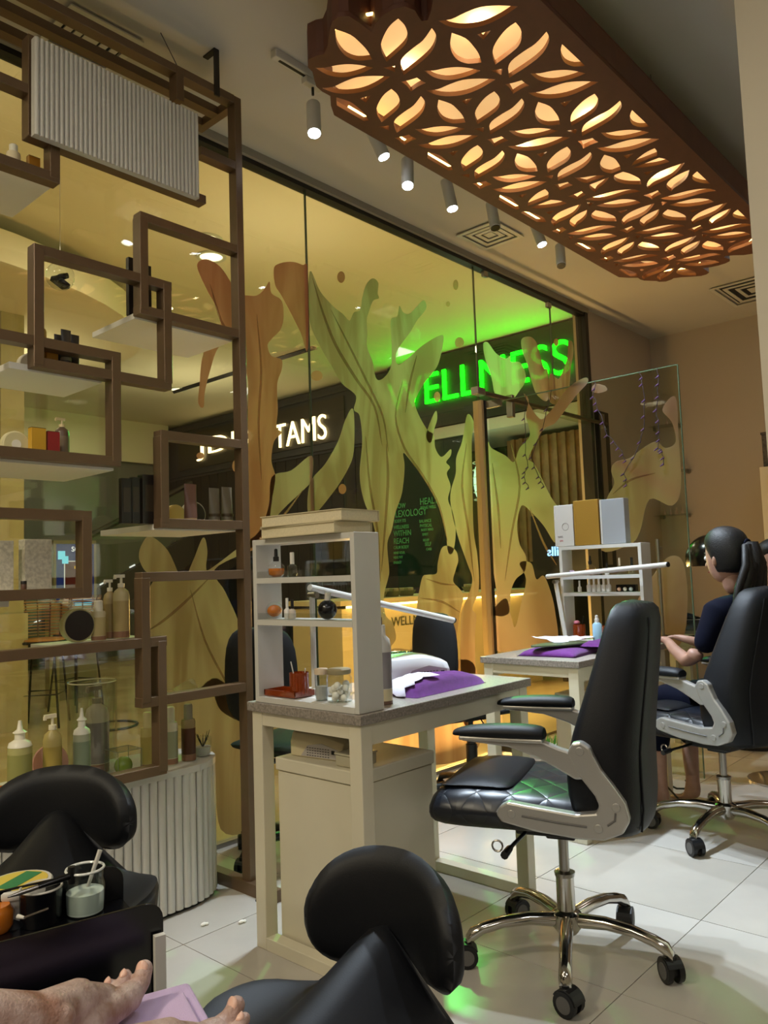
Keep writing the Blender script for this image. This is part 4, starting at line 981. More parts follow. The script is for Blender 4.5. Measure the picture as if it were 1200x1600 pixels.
def cushion(prof, half, n=10, pw=4, crown=.0):
    "closed solid from an x-z outline swept across y with rounded sides"
    rs = []
    cx = sum(p[0] for p in prof)/len(prof); cz_ = sum(p[1] for p in prof)/len(prof)
    for i in range(-n, n+1):
        v = i/n; k = (1-abs(v)**pw)**.5 if abs(v) < 1 else 0; k = max(k, .02)
        kk = .55+.45*k if abs(v) < 1 else .5
        rs.append([(cx+(x-cx)*(1-(1-k)*.22), half*v, cz_+(z-cz_)*k) for x, z in prof])
    return G().rings(rs)
def quilt_mat():
    m = mat('quilted_leather', (17, 22, 32), .36)
    nt = m.node_tree; b = nt.nodes['Principled BSDF']; tc = nt.nodes.new('ShaderNodeTexCoord'); hs = []
    for a in (45, -45):
        mp = nt.nodes.new('ShaderNodeMapping'); mp.inputs['Rotation'].default_value = (0, 0, R_(a)); wv = nt.nodes.new('ShaderNodeTexWave'); wv.inputs['Scale'].default_value = 4.2; wv.bands_direction = 'X'
        nt.links.new(tc.outputs['Object'], mp.inputs[0]); nt.links.new(mp.outputs[0], wv.inputs['Vector'])
        pw_ = nt.nodes.new('ShaderNodeMath'); pw_.operation = 'POWER'; pw_.inputs[1].default_value = .3; nt.links.new(wv.outputs['Fac'], pw_.inputs[0]); hs.append(pw_)
    mn = nt.nodes.new('ShaderNodeMath'); mn.operation = 'MINIMUM'; nt.links.new(hs[0].outputs[0], mn.inputs[0]); nt.links.new(hs[1].outputs[0], mn.inputs[1])
    bp = nt.nodes.new('ShaderNodeBump'); bp.inputs['Distance'].default_value = .005; bp.inputs['Strength'].default_value = .4
    nt.links.new(mn.outputs[0], bp.inputs['Height']); nt.links.new(bp.outputs[0], b.inputs['Normal']); return m
qm = quilt_mat()
def office_chair(loc, rz, lab, group, a0):
    t = thing('office_chair', lab, 'office chair', loc, rz, None)
    star_base(t, None, chrome, a0=a0)
    mk('gas_lift', G().lathe((0, 0, 0), [(.028, .13), (.028, .255)], 20), chrome, t, local=True, sm=40)
    mk('lift_collar', G().lathe((0, 0, 0), [(.030, .25), (.032, .262), (.016, .266), (.016, .40)], 20), steel, t, local=True, sm=40)
    mk('mechanism', G().ob((.02, 0, .405), (.22, .16, .035)).ob((.0, .0, .385), (.09, .09, .03)), blackp, t, local=True, bev=.006)
    mk('tilt_lever', G().tube([(.10, .08, .395), (.12, .20, .385)], .006, 8).tube([(.12, .20, .385), (.125, .25, .38)], [.010, .012], 8), blackp, t, local=True)
    g = G(); g.tube([(.16+.016*cos(q*pi/6), .19, .385+.016*sin(q*pi/6)) for q in range(12)], .003, 6, close=True); mk('tension_ring', g, steel, t, local=True)
    sp = [(-.14, .43), (.20, .425), (.345, .425), (.375, .445), (.38, .49), (.355, .54), (.27, .565), (.05, .555), (-.10, .55), (-.16, .54), (-.17, .47)]
    mk('seat', cushion(sp, .255, 12, 5), qm, t, local=True, sm=60, sub=1)
    tp = [(.08, .555), (.12, .572), (.20, .578), (.29, .568), (.345, .543), (.355, .53), (.26, .55), (.16, .55)]
    mk('seat_front_pad', cushion(tp, .20, 10, 3), leather, t, local=True, sm=60, sub=1)
    # backrest: x-z outline (local), leaning back
    rs = []
    n = 16
    prof = [(.43, .19, -.165, .055), (.455, .235, -.155, .085), (.52, .26, -.145, .105), (.60, .265, -.14, .11), (.68, .26, -.145, .105), (.77, .24, -.165, .095), (.87, .21, -.19, .083), (.97, .175, -.212, .072), (1.05, .14, -.228, .062), (1.10, .09, -.236, .045)]
    for z, hw, xc, th in prof:
        ring = []
        for j in range(28):
            a = 2*pi*j/28; ca, sa = cos(a), sin(a); ex = .55
            yy = hw*math.copysign(abs(ca)**ex, ca); xx = th*math.copysign(abs(sa)**ex, sa)
            xx += .055*(yy/hw)**2*(1 if xx > 0 else .8)
            ring.append((xc-.045+xx, yy, z))
        rs.append(ring)
    mk('backrest', G().rings(rs), leather, t, local=True, sm=60, sub=1)
    # seam piping on back face
    for s_ in (-1, 1):
        mk('seam', G().tube([(xc-.045-th*.98+.03, s_*hw*.72, z) for z, hw, xc, th in prof[1:-1]], .003, 5), leather2, t, local=True)
    for s_ in (-1, 1):
        y = s_*.268
        arm = [(x+.04, z+.06) for x, z in [(.085, .468), (.095, .445), (.08, .425), (-.02, .405), (-.14, .395), (-.205, .398), (-.255, .42), (-.275, .455), (-.265, .50), (-.235, .545), (-.205, .585), (-.185, .625), (-.178, .645), (-.155, .66), (-.13, .655), (-.115, .63), (-.13, .595), (-.15, .56), (-.185, .515), (-.195, .49), (-.185, .47), (-.13, .462), (0, .475), (.06, .482)]]
        fr = mk('arm_frame', G().prism(arm, (0, y-.018*s_, 0), (1, 0, 0), (0, 0, 1), (0, .036*s_, 0)), silver, t, local=True, bev=.006)
        up = [(x+.03, z+.055) for x, z in [(.205, .665), (.20, .652), (.14, .648), (.06, .64), (-.02, .615), (-.08, .585), (-.125, .56), (-.16, .565), (-.17, .60), (-.15, .625), (-.08, .645), (-.02, .668), (.10, .67)]]
        mk('arm_branch', G().prism(up, (0, y-.016*s_, 0), (1, 0, 0), (0, 0, 1), (0, .032*s_, 0)), silver, t, local=True, bev=.006)
        for x, z in ((.09, .51), (-.15, .49), (-.20, .55), (-.11, .695)): mk('bolt_cap', G().tube([(x, y+.017*s_, z), (x, y+.021*s_, z)], .012, 14), silver, fr, local=True, bev=.002)
        g = G().tube([(.06, y+.0185*s_, .507), (-.04, y+.0185*s_, .497), (-.12, y+.0185*s_, .492)], .003, 6).tube([(-.175, y+.0185*s_, .50), (-.195, y+.0185*s_, .515), (-.198, y+.0185*s_, .535)], .003, 6)
        mk('groove', g, grey, fr, local=True)
        rs = []
        for x, hw, zt_ in ((-.045, .02, .684), (-.045, .033, .698), (0, .04, .706), (.09, .042, .708), (.18, .04, .703), (.245, .034, .693), (.275, .022, .680)):
            x = max(x, -.012) if x > -.04 else -.02; rs.append([(x*.93+.005, y+hw*cos(q*pi/6), .055+(.668 if sin(q*pi/6) < -.1 else .668+(zt_-.668)*(.35+.65*max(0, sin(q*pi/6))))) for q in range(12)])
        mk('arm_pad', G().rings(rs), leather, t, local=True, sm=60, sub=1)
        mk('pad_base', G().ob((.112, y, .718), (.245, .058, .012)), silver, t, local=True, bev=.004)
    return t
CH1 = office_chair((2.235, 1.31, 0), R_(110), 'black leather office chair with silver arms, nearest, facing the desk', None, R_(208-110))
CH2 = dup(CH1, (3.64, 1.31, 0), R_(77), 'black leather office chair with silver arms the woman in navy sits on')
c2 = CH2

# black task chairs for clients
def task_chair(loc, rz, lab):
    t = thing('task_chair', lab, 'chair', loc, rz)
    star_base(t, None, blackp, rad=.28, a0=.4, hub_z=.11, wheel=.03)
    mk('gas_lift', G().lathe((0, 0, 0), [(.03, .1), (.03, .30), (.024, .30), (.024, .36), (.014, .36), (.014, .44)], 16), blackp, t, local=True, sm=40)
    mk('mechanism', G().ob((0, 0, .445), (.16, .14, .03)), blackp, t, local=True, bev=.005)
    mk('height_lever', G().tube([(.02, -.06, .44), (-.02, -.2, .37)], .004, 6).tube([(-.02, -.2, .37), (-.03, -.235, .35)], [.006, .012], 8), blackp, t, local=True)
    mk('seat', cushion([(-.2, .46), (.18, .455), (.23, .47), (.225, .505), (.18, .52), (-.18, .52), (-.22, .50)], .22, 10, 4), fabric, t, local=True, sm=60, sub=1)
    rs = []
    for z, hw, th in ((.60, .10, .02), (.62, .16, .03), (.68, .195, .035), (.80, .20, .035), (.92, .19, .035), (.98, .15, .03), (1.0, .09, .02)):
        rs.append([(-.245+th*(1 if sin(a) > 0 else .7)*math.copysign(abs(sin(a))**.6, sin(a))+.04*(cos(a))**2, hw*math.copysign(abs(cos(a))**.6, cos(a)), z) for a in [2*pi*j/20 for j in range(20)]])
    mk('backrest', G().rings(rs), fabric, t, local=True, sm=60, sub=1)
    g = G(); g.tube([(-.27, 0, .70), (-.28, 0, .50), (-.22, 0, .43), (-.05, 0, .43)], .012, 8)
    mk('back_bar', g, blackp, t, local=True, sm=40)
    g = G(); rs = []
    for k in range(25): z = .48+.009*k; r = .036 if k % 2 else .028; rs.append([(-.278+r*.5*cos(2*pi*j/12), r*sin(2*pi*j/12), z) for j in range(12)])
    mk('bellows', g.rings(rs), blackp, t, local=True)
    return t
task_chair((2.33, 2.68, 0), R_(10), 'black fabric task chair seen through the bronze screen cells')
task_chair((3.42, 2.52, 0), R_(-18), 'black fabric task chair between the two manicure desks')

# saddle stools
def saddle_stool(loc, rz, lab, zs, zb, bh=.125):
    t = thing('saddle_stool', lab, 'stool', loc, rz)
    star_base(t, None, blackp, rad=.25, a0=.2, hub_z=.10, wheel=.03)
    mk('gas_lift', G().lathe((0, 0, 0), [(.028, .1), (.028, .26), (.015, .26), (.015, zs-.11)], 16), chrome, t, local=True, sm=40)
    mk('mechanism', G().ob((-.02, 0, zs-.11), (.18, .12, .03)), blackp, t, local=True, bev=.006)
    n1, n2 = 18, 20; vs = []; fs = []
    for side in (0, 1):
        for i in range(n1+1):
            for j in range(n2+1):
                u = -1+2*i/n1; v = -1+2*j/n2       # u: -1 back .. 1 front
                v_ = math.sin(v*pi/2)**1 if True else v
                hw = .265*(1-.35*max(0, u)**1.5)*(1-.18*max(0, -u)**2)*(max(0, 1-abs(u)**4))**.35
                x = .20*u; y = hw*v_
                top = .030*(1-(y/.12)**2*1.0)+.045*max(0, -u)**1.6+.012*max(0, u)**2
                top = -.055+(.070+.095*(.5-.5*u)**1.3)*math.exp(-(y/.095)**2)+.025*(abs(y)/.22)**2.5+.015*max(0, u)**2
                edge = (1-abs(u)**6)*(1-abs(v)**6)
                th = .075*(max(0, edge))**.35
                z = zs+top - (th if side else 0)-.02*(1-edge**.4)
                vs.append((x, y, z))
    N = (n1+1)*(n2+1)
    for i in range(n1):
        for j in range(n2):
            a = i*(n2+1)+j; q = (a, a+n2+1, a+n2+2, a+1); fs += [q, tuple(x+N for x in reversed(q))]
    bd = [i*(n2+1) for i in range(n1+1)]+[n1*(n2+1)+j for j in range(1, n2+1)]+[i*(n2+1)+n2 for i in range(n1-1, -1, -1)]+[j for j in range(n2-1, 0, -1)]
    for k in range(len(bd)): a, b = bd[k], bd[(k+1) % len(bd)]; fs.append((a, b, b+N, a+N))
    mk('seat', G().add(vs, fs), leather2, t, local=True, sm=60)
    # wrap-around backrest: kidney outline bent on an arc
    n1, n2 = 26, 12; vs = []; fs = []
    for side in (0, 1):
        for i in range(n1+1):
            for j in range(n2+1):
                u = -1+2*i/n1; v = -1+2*j/n2; uu = math.sin(u*pi/2)
                hh = (bh*(max(0, 1-abs(uu)**2.6))**.5+.004)
                zc = zb-.015*uu*uu + .01
                an = uu*.88; bul = .028*(max(0, 1-abs(u)**4)*max(0, 1-abs(v)**4))**.5
                rr = .215+(bul if side else -bul)
                if v < 0: hv = hh*v*(1-.30*(1-abs(uu))**2)
                else: hv = hh*v
                vs.append((-.02-rr*cos(an)*1.0, rr*1.02*sin(an), zc+hv))
    N = (n1+1)*(n2+1)
    for i in range(n1):
        for j in range(n2):
            a = i*(n2+1)+j; q = (a, a+n2+1, a+n2+2, a+1); fs += [q, tuple(x+N for x in reversed(q))]
    bd = [i*(n2+1) for i in range(n1+1)]+[n1*(n2+1)+j for j in range(1, n2+1)]+[i*(n2+1)+n2 for i in range(n1-1, -1, -1)]+[j for j in range(n2-1, 0, -1)]
    for k in range(len(bd)): a, b = bd[k], bd[(k+1) % len(bd)]; fs.append((a, b, b+N, a+N))
    bk = mk('backrest', G().add(vs, fs), leather2, t, local=True, sm=60)
    mk('back_bar', G().tube([(-.26, 0, zb-.02), (-.27, 0, zs-.06), (-.2, 0, zs-.12), (-.05, 0, zs-.12)], .014, 8), blackp, t, local=True, sm=40)
    return t
saddle_stool((.955, 1.04, 0), R_(188), 'black vinyl saddle stool with curved backrest in the foreground, centre', .44, .53, .122)
saddle_stool((.715, 1.665, 0), R_(222), 'black vinyl saddle stool with curved backrest at the left, behind the trolley', .60, .675, .095)

# ================================================================== TROLLEY with tubs
ZTR = .625
t = thing('salon_trolley', 'black plastic trolley tray with rounded sides in the left foreground', 'trolley', (.62, 1.35, 0))
An = R_(-14); ux = V((cos(An), sin(An), 0)); uy = V((-ux.y, ux.x, 0)); O = at(255, 1406, 'z', .66); O.z = 0
def rrect(w_, z0, z1, r=.03):
    p = [(0, z0), (w_, z0)]
    for q in range(6): a = q*pi/10; p.append((w_-r+r*cos(a), z1-r+r*sin(a)))
    for q in range(6): a = pi/2+q*pi/10; p.append((r+r*cos(a), z1-r+r*sin(a)))
    return p
P0 = O-ux*.33
mk('side_panel', G().prism(rrect(.33, .47, .66), P0, ux, V((0, 0, 1)), uy*.006), blackg, t, bev=.001)
mk('side_panel', G().prism(rrect(.33, .47, .655), P0+uy*.24, ux, V((0, 0, 1)), uy*.006), blackg, t, bev=.001)
c = P0+ux*.165+uy*.12
mk('tray_floor', G().ob((c.x, c.y, .586), (.322, .236, .008), An), blackg, t)
mk('lower_tray', G().ob((c.x, c.y, .30), (.322, .236, .02), An), blackg, t)
for i in (0, 1):
    for j in (0, 1):
        q = P0+ux*(.012+.307*i)+uy*(-.012+.264*j); mk('post', G().ob((q.x, q.y, .32), (.018, .012, .58), An), white if True else blackp, t)
        mk('caster', G().ball((q.x, q.y, .025), .025, 12, 8), blackp, t, sm=60)
zt_ = .591
def trp(px, py): p = at(px, py, 'z', zt_); return V((p.x, p.y, zt_))
p = P0+ux*.06+uy*.125
p = at(30, 1428, 'z', zt_)
t = thing('balm_tub', 'round white tub with yellow and green lid lying on the trolley', 'tub', (p.x, p.y, zt_)); r = .058
mk('body', G().lathe((0, 0, 0), [(r*.85, 0), (r*.95, .045)], 28), white, t, local=True, sm=45)
mk('lid', G().lathe((0, 0, .045), [(r, 0), (r*1.02, .003), (r*1.02, .012), (r*.97, .015)], 32), white, t, local=True, sm=45)
mk('lid_label', G().lathe((0, 0, .015+.045), [(r*.86, 0), (r*.86, .001)], 32), mat('label_yellow', (214, 190, 84), .4), t, local=True)
g = G().ob((.0, .0, .0615), (.085, .034, .0006), .5); mk('label_stripe', g, mat('label_green', (58, 130, 84), .4), t, local=True)
p = at(64, 1440, 'z', zt_)
t = thing('black_cup', 'black cup with white rim holding a dark brush on the trolley', 'cup', (p.x, p.y, zt_)); r = .037
mk('cup', G().rings([[(r*k*cos(2*pi*j/28), r*k*sin(2*pi*j/28), z) for j in range(28)] for k, z in ((.95, 0), (1, .06), (.93, .06), (.9, .004))]), blackg, t, local=True, sm=40)
mk('rim', G().tube([(r*.965*cos(2*pi*j/28), r*.965*sin(2*pi*j/28), .061) for j in range(28)], .0022, 6, close=True), white, t, local=True, sm=40)
mk('paste', G().lathe((0, 0, .03), [(r*.88, 0), (r*.88, .012)], 24), white, t, local=True)
a_ = at(8, 1402, 'z', .715); b_ = at(100, 1370, 'z', .72)
mid = V((p.x, p.y, .697))
t = thing('black_spatula', 'black brush with silver tip resting across the black cup', 'brush', tuple(mid))
A = at(12, 1402, 'z', .66); B = at(112, 1368, 'z', .668)
mk('handle', G().tube([A.lerp(B, .45), A.lerp(B, .8), B], [.0045, .006, .006], 10), blackg, t, sm=40); mk('ferrule', G().tube([A, A.lerp(B, .2), A.lerp(B, .46)], [.0015, .004, .0046], 10), steel, t, sm=40)
mk('knob', G().tube([B+V((0, 0, -.014)), B+V((0, 0, .016))], .007, 10), blackp, t, sm=40)
p = at(133, 1424, 'z', zt_)
t = thing('glass_jar', 'open glass jar with white cream and a dropper on the trolley', 'jar', (p.x, p.y, zt_)); r = .036
mk('glass', G().rings([[(r*k*cos(2*pi*j/28), r*k*sin(2*pi*j/28), z) for j in range(28)] for k, z in ((.95, 0), (1.02, .02), (1.02, .05), (.93, .062), (.96, .078), (.9, .078), (.88, .06), (.95, .05), (.95, .006))]), clear, t, local=True, sm=40)
mk('rim', G().tube([(r*.94*cos(2*pi*j/28), r*.94*sin(2*pi*j/28), .078) for j in range(28)], .0025, 6, close=True), mat('rim_white', (226, 230, 226), .2, coat=.6), t, local=True, sm=40)
mk('cream', G().lathe((0, 0, .002), [(r*.9, 0), (r*.93, .018), (r*.93, .036), (r*.5, .042)], 24), mat('mint_cream', (214, 226, 218), .4), t, local=True, sm=40)
mk('pipette', G().tube([(0, 0, .03), (.028, -.005, .105)], [.003, .0045], 8), white, t, local=True, sm=40)
p = at(-4, 1455, 'z', zt_)
t = thing('amber_pot', 'small amber pot at the left edge of the trolley', 'pot', (p.x, p.y, zt_))
mk('pot', G().lathe((0, 0, 0), [(.02, 0), (.026, .01), (.026, .035), (.02, .045)], 20), amberl, t, local=True, sm=40)
t = thing('metal_tool', 'thin silver tool lying beside the black cup', 'tool', tuple(at(55, 1425, 'z', .66)))
mk('shaft', G().tube([at(38, 1434, 'z', .664), at(75, 1420, 'z', .664)], .0022, 8), steel, t)
mk('tip', G().tube([at(28, 1432, 'z', .664), at(38, 1434, 'z', .664)], [.004, .0022], 8), white, t)

# ================================================================== SKIN-MODIFIER FIGURES
def skinmesh(name, pts, edges, m, par, sub=2, root=0, sm=True):
    me = bpy.data.meshes.new(name); off = V(par['_o']) if par is not None else V((0, 0, 0))
    me.from_pydata([tuple(V(p[:3])-off) for p in pts], edges, [])
    o = bpy.data.objects.new(name, me); COL.objects.link(o)
    if par: o.parent = par
    md = o.modifiers.new('skin', 'SKIN'); 
    for i, p in enumerate(pts):
        sv = me.skin_vertices[0].data[i]; r = p[3] if len(p) > 3 else .02; r2 = p[4] if len(p) > 4 else r; sv.radius = (r, r2); sv.use_root = (i == root)
    md.use_smooth_shade = True
    q = o.modifiers.new('sub', 'SUBSURF'); q.levels = sub; q.render_levels = sub
    me.materials.append(m)
    # bake so that checks and masks see the true surface
    dg = bpy.context.evaluated_depsgraph_get(); me2 = bpy.data.meshes.new_from_object(o.evaluated_get(dg)); me2.name = name
    o.modifiers.clear(); o.data = me2
    me2.polygons.foreach_set('use_smooth', [True]*len(me2.polygons))
    return o
ZFT = .578
# feet of the seated client on the lilac towel
def remeshed(name, caps, balls, m, par, vox=.003, it=4):
    "one continuous surface from tapered limbs"
    g = G()
    for a, ra, b, rb in caps:
        a, b = V(a), V(b); n_ = max(2, int((b-a).length/.006))
        d = (b-a).normalized(); pts = []; rr = []
        for q in (0, .5, .85): pts.append(a-d*ra*math.cos(q*pi/2)*.98); rr.append(max(.0012, ra*math.sin(q*pi/2)))
        pts.append(a); rr.append(ra); pts.append(b); rr.append(rb)
        for q in (.85, .5, 0): pts.append(b+d*rb*math.cos(q*pi/2)*.98); rr.append(max(.0012, rb*math.sin(q*pi/2)))
        g.tube(pts, rr, 14)
    for c_, r in balls: g.ball(c_, r, 16, 10)
    o = mk(name, g, m, par)
    md = o.modifiers.new('r', 'REMESH'); md.mode = 'VOXEL'; md.voxel_size = vox
    sm_ = o.modifiers.new('s', 'SMOOTH'); sm_.factor = .5; sm_.iterations = it
    dg = bpy.context.evaluated_depsgraph_get(); me2 = bpy.data.meshes.new_from_object(o.evaluated_get(dg)); me2.name = name
    o.modifiers.clear(); o.data = me2; me2.polygons.foreach_set('use_smooth', [True]*len(me2.polygons)); return o
def foot(lab, P, dirv, side):
    """P: ground point under the ball of the big toe; dirv: heel->toe; side: big toe -> little toe"""
    d = V(dirv).normalized(); s = V(side).normalized(); up = V((0, 0, 1)); P = V(P); t = thing('person', lab, 'person', tuple(P))
    Q = lambda f, l, z: P+d*f+s*l+up*z
    caps = [(Q(-.175, .032, .034), .031, Q(-.12, .034, .036), .030), (Q(-.17, .030, .075), .034, Q(-.10, .028, .060), .029), (Q(-.10, .028, .058), .028, Q(-.045, .020, .034), .022),
            (Q(-.17, .032, .072), .033, Q(-.25, .075, .112), .036), (Q(-.25, .075, .112), .036, Q(-.36, .20, .165), .045),
            (Q(-.11, .012, .036), .024, Q(-.008, .003, .0215), .0205), (Q(-.11, .032, .040), .025, Q(-.018, .027, .020), .0175), (Q(-.11, .046, .034), .022, Q(-.030, .046, .018), .0160), (Q(-.11, .056, .026), .020, Q(-.046, .064, .016), .0150),
            (Q(-.15, .040, .028), .026, Q(-.046, .066, .016), .0150),
            (Q(-.005, .001, .021), .0165, Q(.024, .0, .027), .0135), (Q(.024, .0, .027), .0135, Q(.036, .001, .040), .0128),
            (Q(-.016, .027, .020), .0115, Q(.012, .0265, .027), .0088), (Q(.012, .0265, .027), .0088, Q(.028, .0265, .033), .0090),
            (Q(-.028, .044, .018), .0105, Q(-.003, .044, .024), .0080), (Q(-.003, .044, .024), .0080, Q(.012, .0435, .027), .0082),
            (Q(-.038, .059, .016), .0100, Q(-.017, .0595, .0185), .0075), (Q(-.017, .0595, .0185), .0075, Q(-.002, .059, .0115), .0077),
            (Q(-.050, .072, .014), .0095, Q(-.032, .0735, .0155), .0070), (Q(-.032, .0735, .0155), .0070, Q(-.019, .073, .0105), .0073)]
    remeshed('foot', caps, [(Q(-.20, .032, .032), (.032, .030, .032)), (Q(-.168, .004, .078), (.014, .012, .016)), (Q(-.165, .064, .070), (.014, .012, .016))], scrub, t, .0028, 5)
    for f, l, z, w_, ln, pt0 in ((.0345, .001, .0415, .0092, .0105, 62), (.0225, .0265, .0365, .0056, .0066, 35), (.008, .0438, .0318, .0049, .0056, 25), (-.0025, .059, .0185, .0043, .005, -35), (-.0195, .073, .0172, .0040, .0044, -35)):
        a0_ = R_(pt0); dn = d*cos(a0_)+up*sin(a0_); un = -d*sin(a0_)+up*cos(a0_); c_ = Q(f, l, z)+un*(.0108 if l < .01 else .0062 if pt0 > 0 else 0)-dn*.001; g = G()
        g.rings([[c_+dn*(ln*cos(a)*k_)+s*(w_*sin(a)*k_)+un*(hz-.0030*abs(sin(a))*k_) for a in [2*pi*j/16 for j in range(16)]] for k_, hz in ((1, -.0022), (.97, .0006), (.55, .0013))])
        mk('toenail', g, nail_m, t, sm=60)
    return t
PB = V((.626, 1.083, ZFT+.010)); fdir = V((cos(R_(32)), sin(R_(32)), 0)); fside = V((-fdir.y, fdir.x, 0))
foot('bare foot and ankle coated in scrub, resting on the lilac towel in the left foreground', PB, fdir, fside)
fdir = V((cos(R_(-20)), sin(R_(-20)), 0)); fside = V((-fdir.y, fdir.x, 0))
PB2 = at(338, 1618, 'z', ZFT+.0); PB2.z = ZFT-.015
foot('toes of a second bare foot at the bottom edge, over the black stool', PB2, V((cos(R_(4)), sin(R_(4)), .0)), V((cos(R_(-86)), sin(R_(-86)), 0)))
# towel below the feet over a footrest
fc = PB-fdir*.03
t = thing('lilac_towel', 'lilac and purple terry towel folded under the bare foot', 'towel', (fc.x, fc.y, ZFT-.04))
cA = R_(-20)
bx_ = PB+fdir*-.02+V((.0, -.03, 0)); bx_.z = 0
g = G()
def twl(dx, dy, z, sx_, sy_, th, m, nm):
    c_ = PB+fdir*dx-fside*dy; o = mk(nm, G().ob((c_.x, c_.y, z), (sx_, sy_, th), cA), m, t, bev=.008, bseg=3); return o
twl(-.10, .02, ZFT-.022, .40, .20, .026, lilac, 'lower_fold'); twl(-.10, .04, ZFT-.0035, .36, .15, .013, lilac, 'upper_fold'); twl(-.06, .105, ZFT-.0045, .40, .040, .013, purple, 'border_band')
t = thing('foot_rest', 'dark padded foot rest under the lilac towel', 'foot rest', (fc.x, fc.y, 0))
c_ = PB-fdir*.13-fside*.03
mk('pad', G().ob((c_.x, c_.y, ZFT-.069), (.36, .18, .065), cA), leather2, t, bev=.012, bseg=3); mk('post', G().tube([(c_.x, c_.y, .02), (c_.x, c_.y, ZFT-.10)], .025, 14), chrome, t, sm=40); mk('base', G().lathe((c_.x, c_.y, 0), [(.17, 0), (.17, .012), (.03, .03)], 28), chrome, t, sm=40)

# ------------------------------------------------------------------ woman in navy on chair 2
def person(loc, rz, lab, k=1):
    t = thing('person', lab, 'person', loc, 0)
    M = Matrix.Translation(loc) @ Matrix.Rotation(rz, 4, 'Z')
    def T(p): return M @ V(p)
    def b(x, y, z, r, r2=None): v = T((x, y, z)); return (v.x, v.y, v.z, r, r2 or r)
    body = [b(0, 0, .60, .155, .12), b(.02, 0, .74, .135, .11), b(.03, 0, .90, .15, .105), b(.04, 0, 1.0, .12, .08), b(.05, 0, 1.06, .055, .05), b(.06, 0, 1.12, .048, .05),
            b(.04, .16, .985, .062), b(.10, .20, .80, .05), b(.04, -.16, .985, .062), b(.13, -.20, .80, .05),
            b(.05, .09, .57, .10), b(.42, .12, .57, .075), b(.44, .12, .30, .055), b(.05, -.09, .57, .10), b(.42, -.12, .57, .075), b(.44, -.12, .30, .055)]
    E = [(0, 1), (1, 2), (2, 3), (3, 4), (4, 5), (3, 6), (6, 7), (3, 8), (8, 9), (0, 10), (10, 11), (11, 12), (0, 13), (13, 14), (14, 15)]
    skinmesh('clothing', body[:5]+body[6:], [(0, 1), (1, 2), (2, 3), (3, 4), (3, 5), (5, 6), (3, 7), (7, 8), (0, 9), (9, 10), (10, 11), (0, 12), (12, 13), (13, 14)], navy, t, 2)
    sk = [b(.05, 0, 1.05, .042), b(.07, 0, 1.13, .045), b(.07, 0, 1.16, .05)]
    skinmesh('neck', sk, [(0, 1), (1, 2)], skin_m, t, 2)
    for s_ in (1, -1):
        arm = [b(.12, .20*s_, .82, .040), b(.15, .21*s_, .75, .036), b(.30, .13*s_, .80, .028), b(.38, .07*s_, .83, .022), b(.42, .06*s_, .84, .022, .014)]
        for q, (dx, dy, ln) in enumerate(((.02, .03, .05), (.035, .015, .075), (.04, .0, .08), (.035, -.015, .075), (.025, -.028, .06))):
            arm += [b(.43+dx*.6, .06*s_+dy*s_, .842, .0085), b(.43+ln, .06*s_+dy*1.3*s_, .828, .007)]
        EE = [(0, 1), (1, 2), (2, 3), (3, 4)]+[e for q in range(5) for e in ((4, 5+2*q), (5+2*q, 6+2*q))]
        skinmesh('arm', arm, EE, skin_m, t, 2, 1)
        leg = [b(.44, .12*s_, .33, .045), b(.44, .12*s_, .20, .038), b(.43, .12*s_, .08, .028), b(.42, .12*s_, .04, .03), b(.50, .125*s_, .03, .026, .018), b(.58, .13*s_, .022, .026, .012)]
        skinmesh('foot', leg, [(0, 1), (1, 2), (2, 3), (2, 4), (4, 5)], skin_m, t, 2)
        g = G().ball(T((.50, .125*s_, .035)), (.045, .10, .03), 14, 8); 
    # head
    hc = V((.09, 0, 1.225)); rs = []
    for z, rx1, rx2, ry in ((-.115, .03, .035, .03), (-.10, .055, .055, .045), (-.07, .075, .065, .058), (-.03, .085, .085, .068), (.01, .088, .098, .074), (.05, .085, .10, .076), (.09, .07, .088, .066), (.115, .045, .06, .045), (.125, .015, .02, .015)):
        rs.append([T((hc.x+(rx1 if cos(a) > 0 else rx2)*cos(a), ry*sin(a), hc.z+z)) for a in [2*pi*j/24 for j in range(24)]])
    mk('head', G().rings(rs), skin_m, t, sm=60, sub=1)
    g = G().rings([[T((hc.x+.075+dx, w_*cos(a), hc.z+z+hh*sin(a))) for a in [2*pi*j/8 for j in range(8)]] for dx, w_, z, hh in ((0, .014, -.02, .03), (.02, .012, -.03, .014), (.028, .006, -.032, .006))]); mk('nose', g, skin_m, t, sm=60)
    for s_ in (1, -1):
        mk('ear', G().ball(T((hc.x+.0, .074*s_, hc.z-.012)), (.016, .012, .028), 12, 8), skin_m, t, sm=60)
        mk('eye', G().ball(T((hc.x+.076, .028*s_, hc.z+.0)), .012, 12, 8), mat('eye_white', (210, 206, 200), .2), t, sm=60)
        mk('eyebrow', G().tube([T((hc.x+.083, .012*s_, hc.z+.02)), T((hc.x+.082, .03*s_, hc.z+.026)), T((hc.x+.07, .046*s_, hc.z+.02))], .003, 6), hair_m, t)
    mk('mouth', G().tube([T((hc.x+.074, -.022, hc.z-.065)), T((hc.x+.082, 0, hc.z-.063)), T((hc.x+.074, .022, hc.z-.065))], [.003, .006, .003], 8), mat('lip', (150, 70, 66), .4), t, sm=60)
    return t, T, hc
wp = thing
pt, T, hc = person((3.75, 1.20, 0), R_(74), 'woman in a navy shirt with long black ponytail, seated facing away')
rs = []
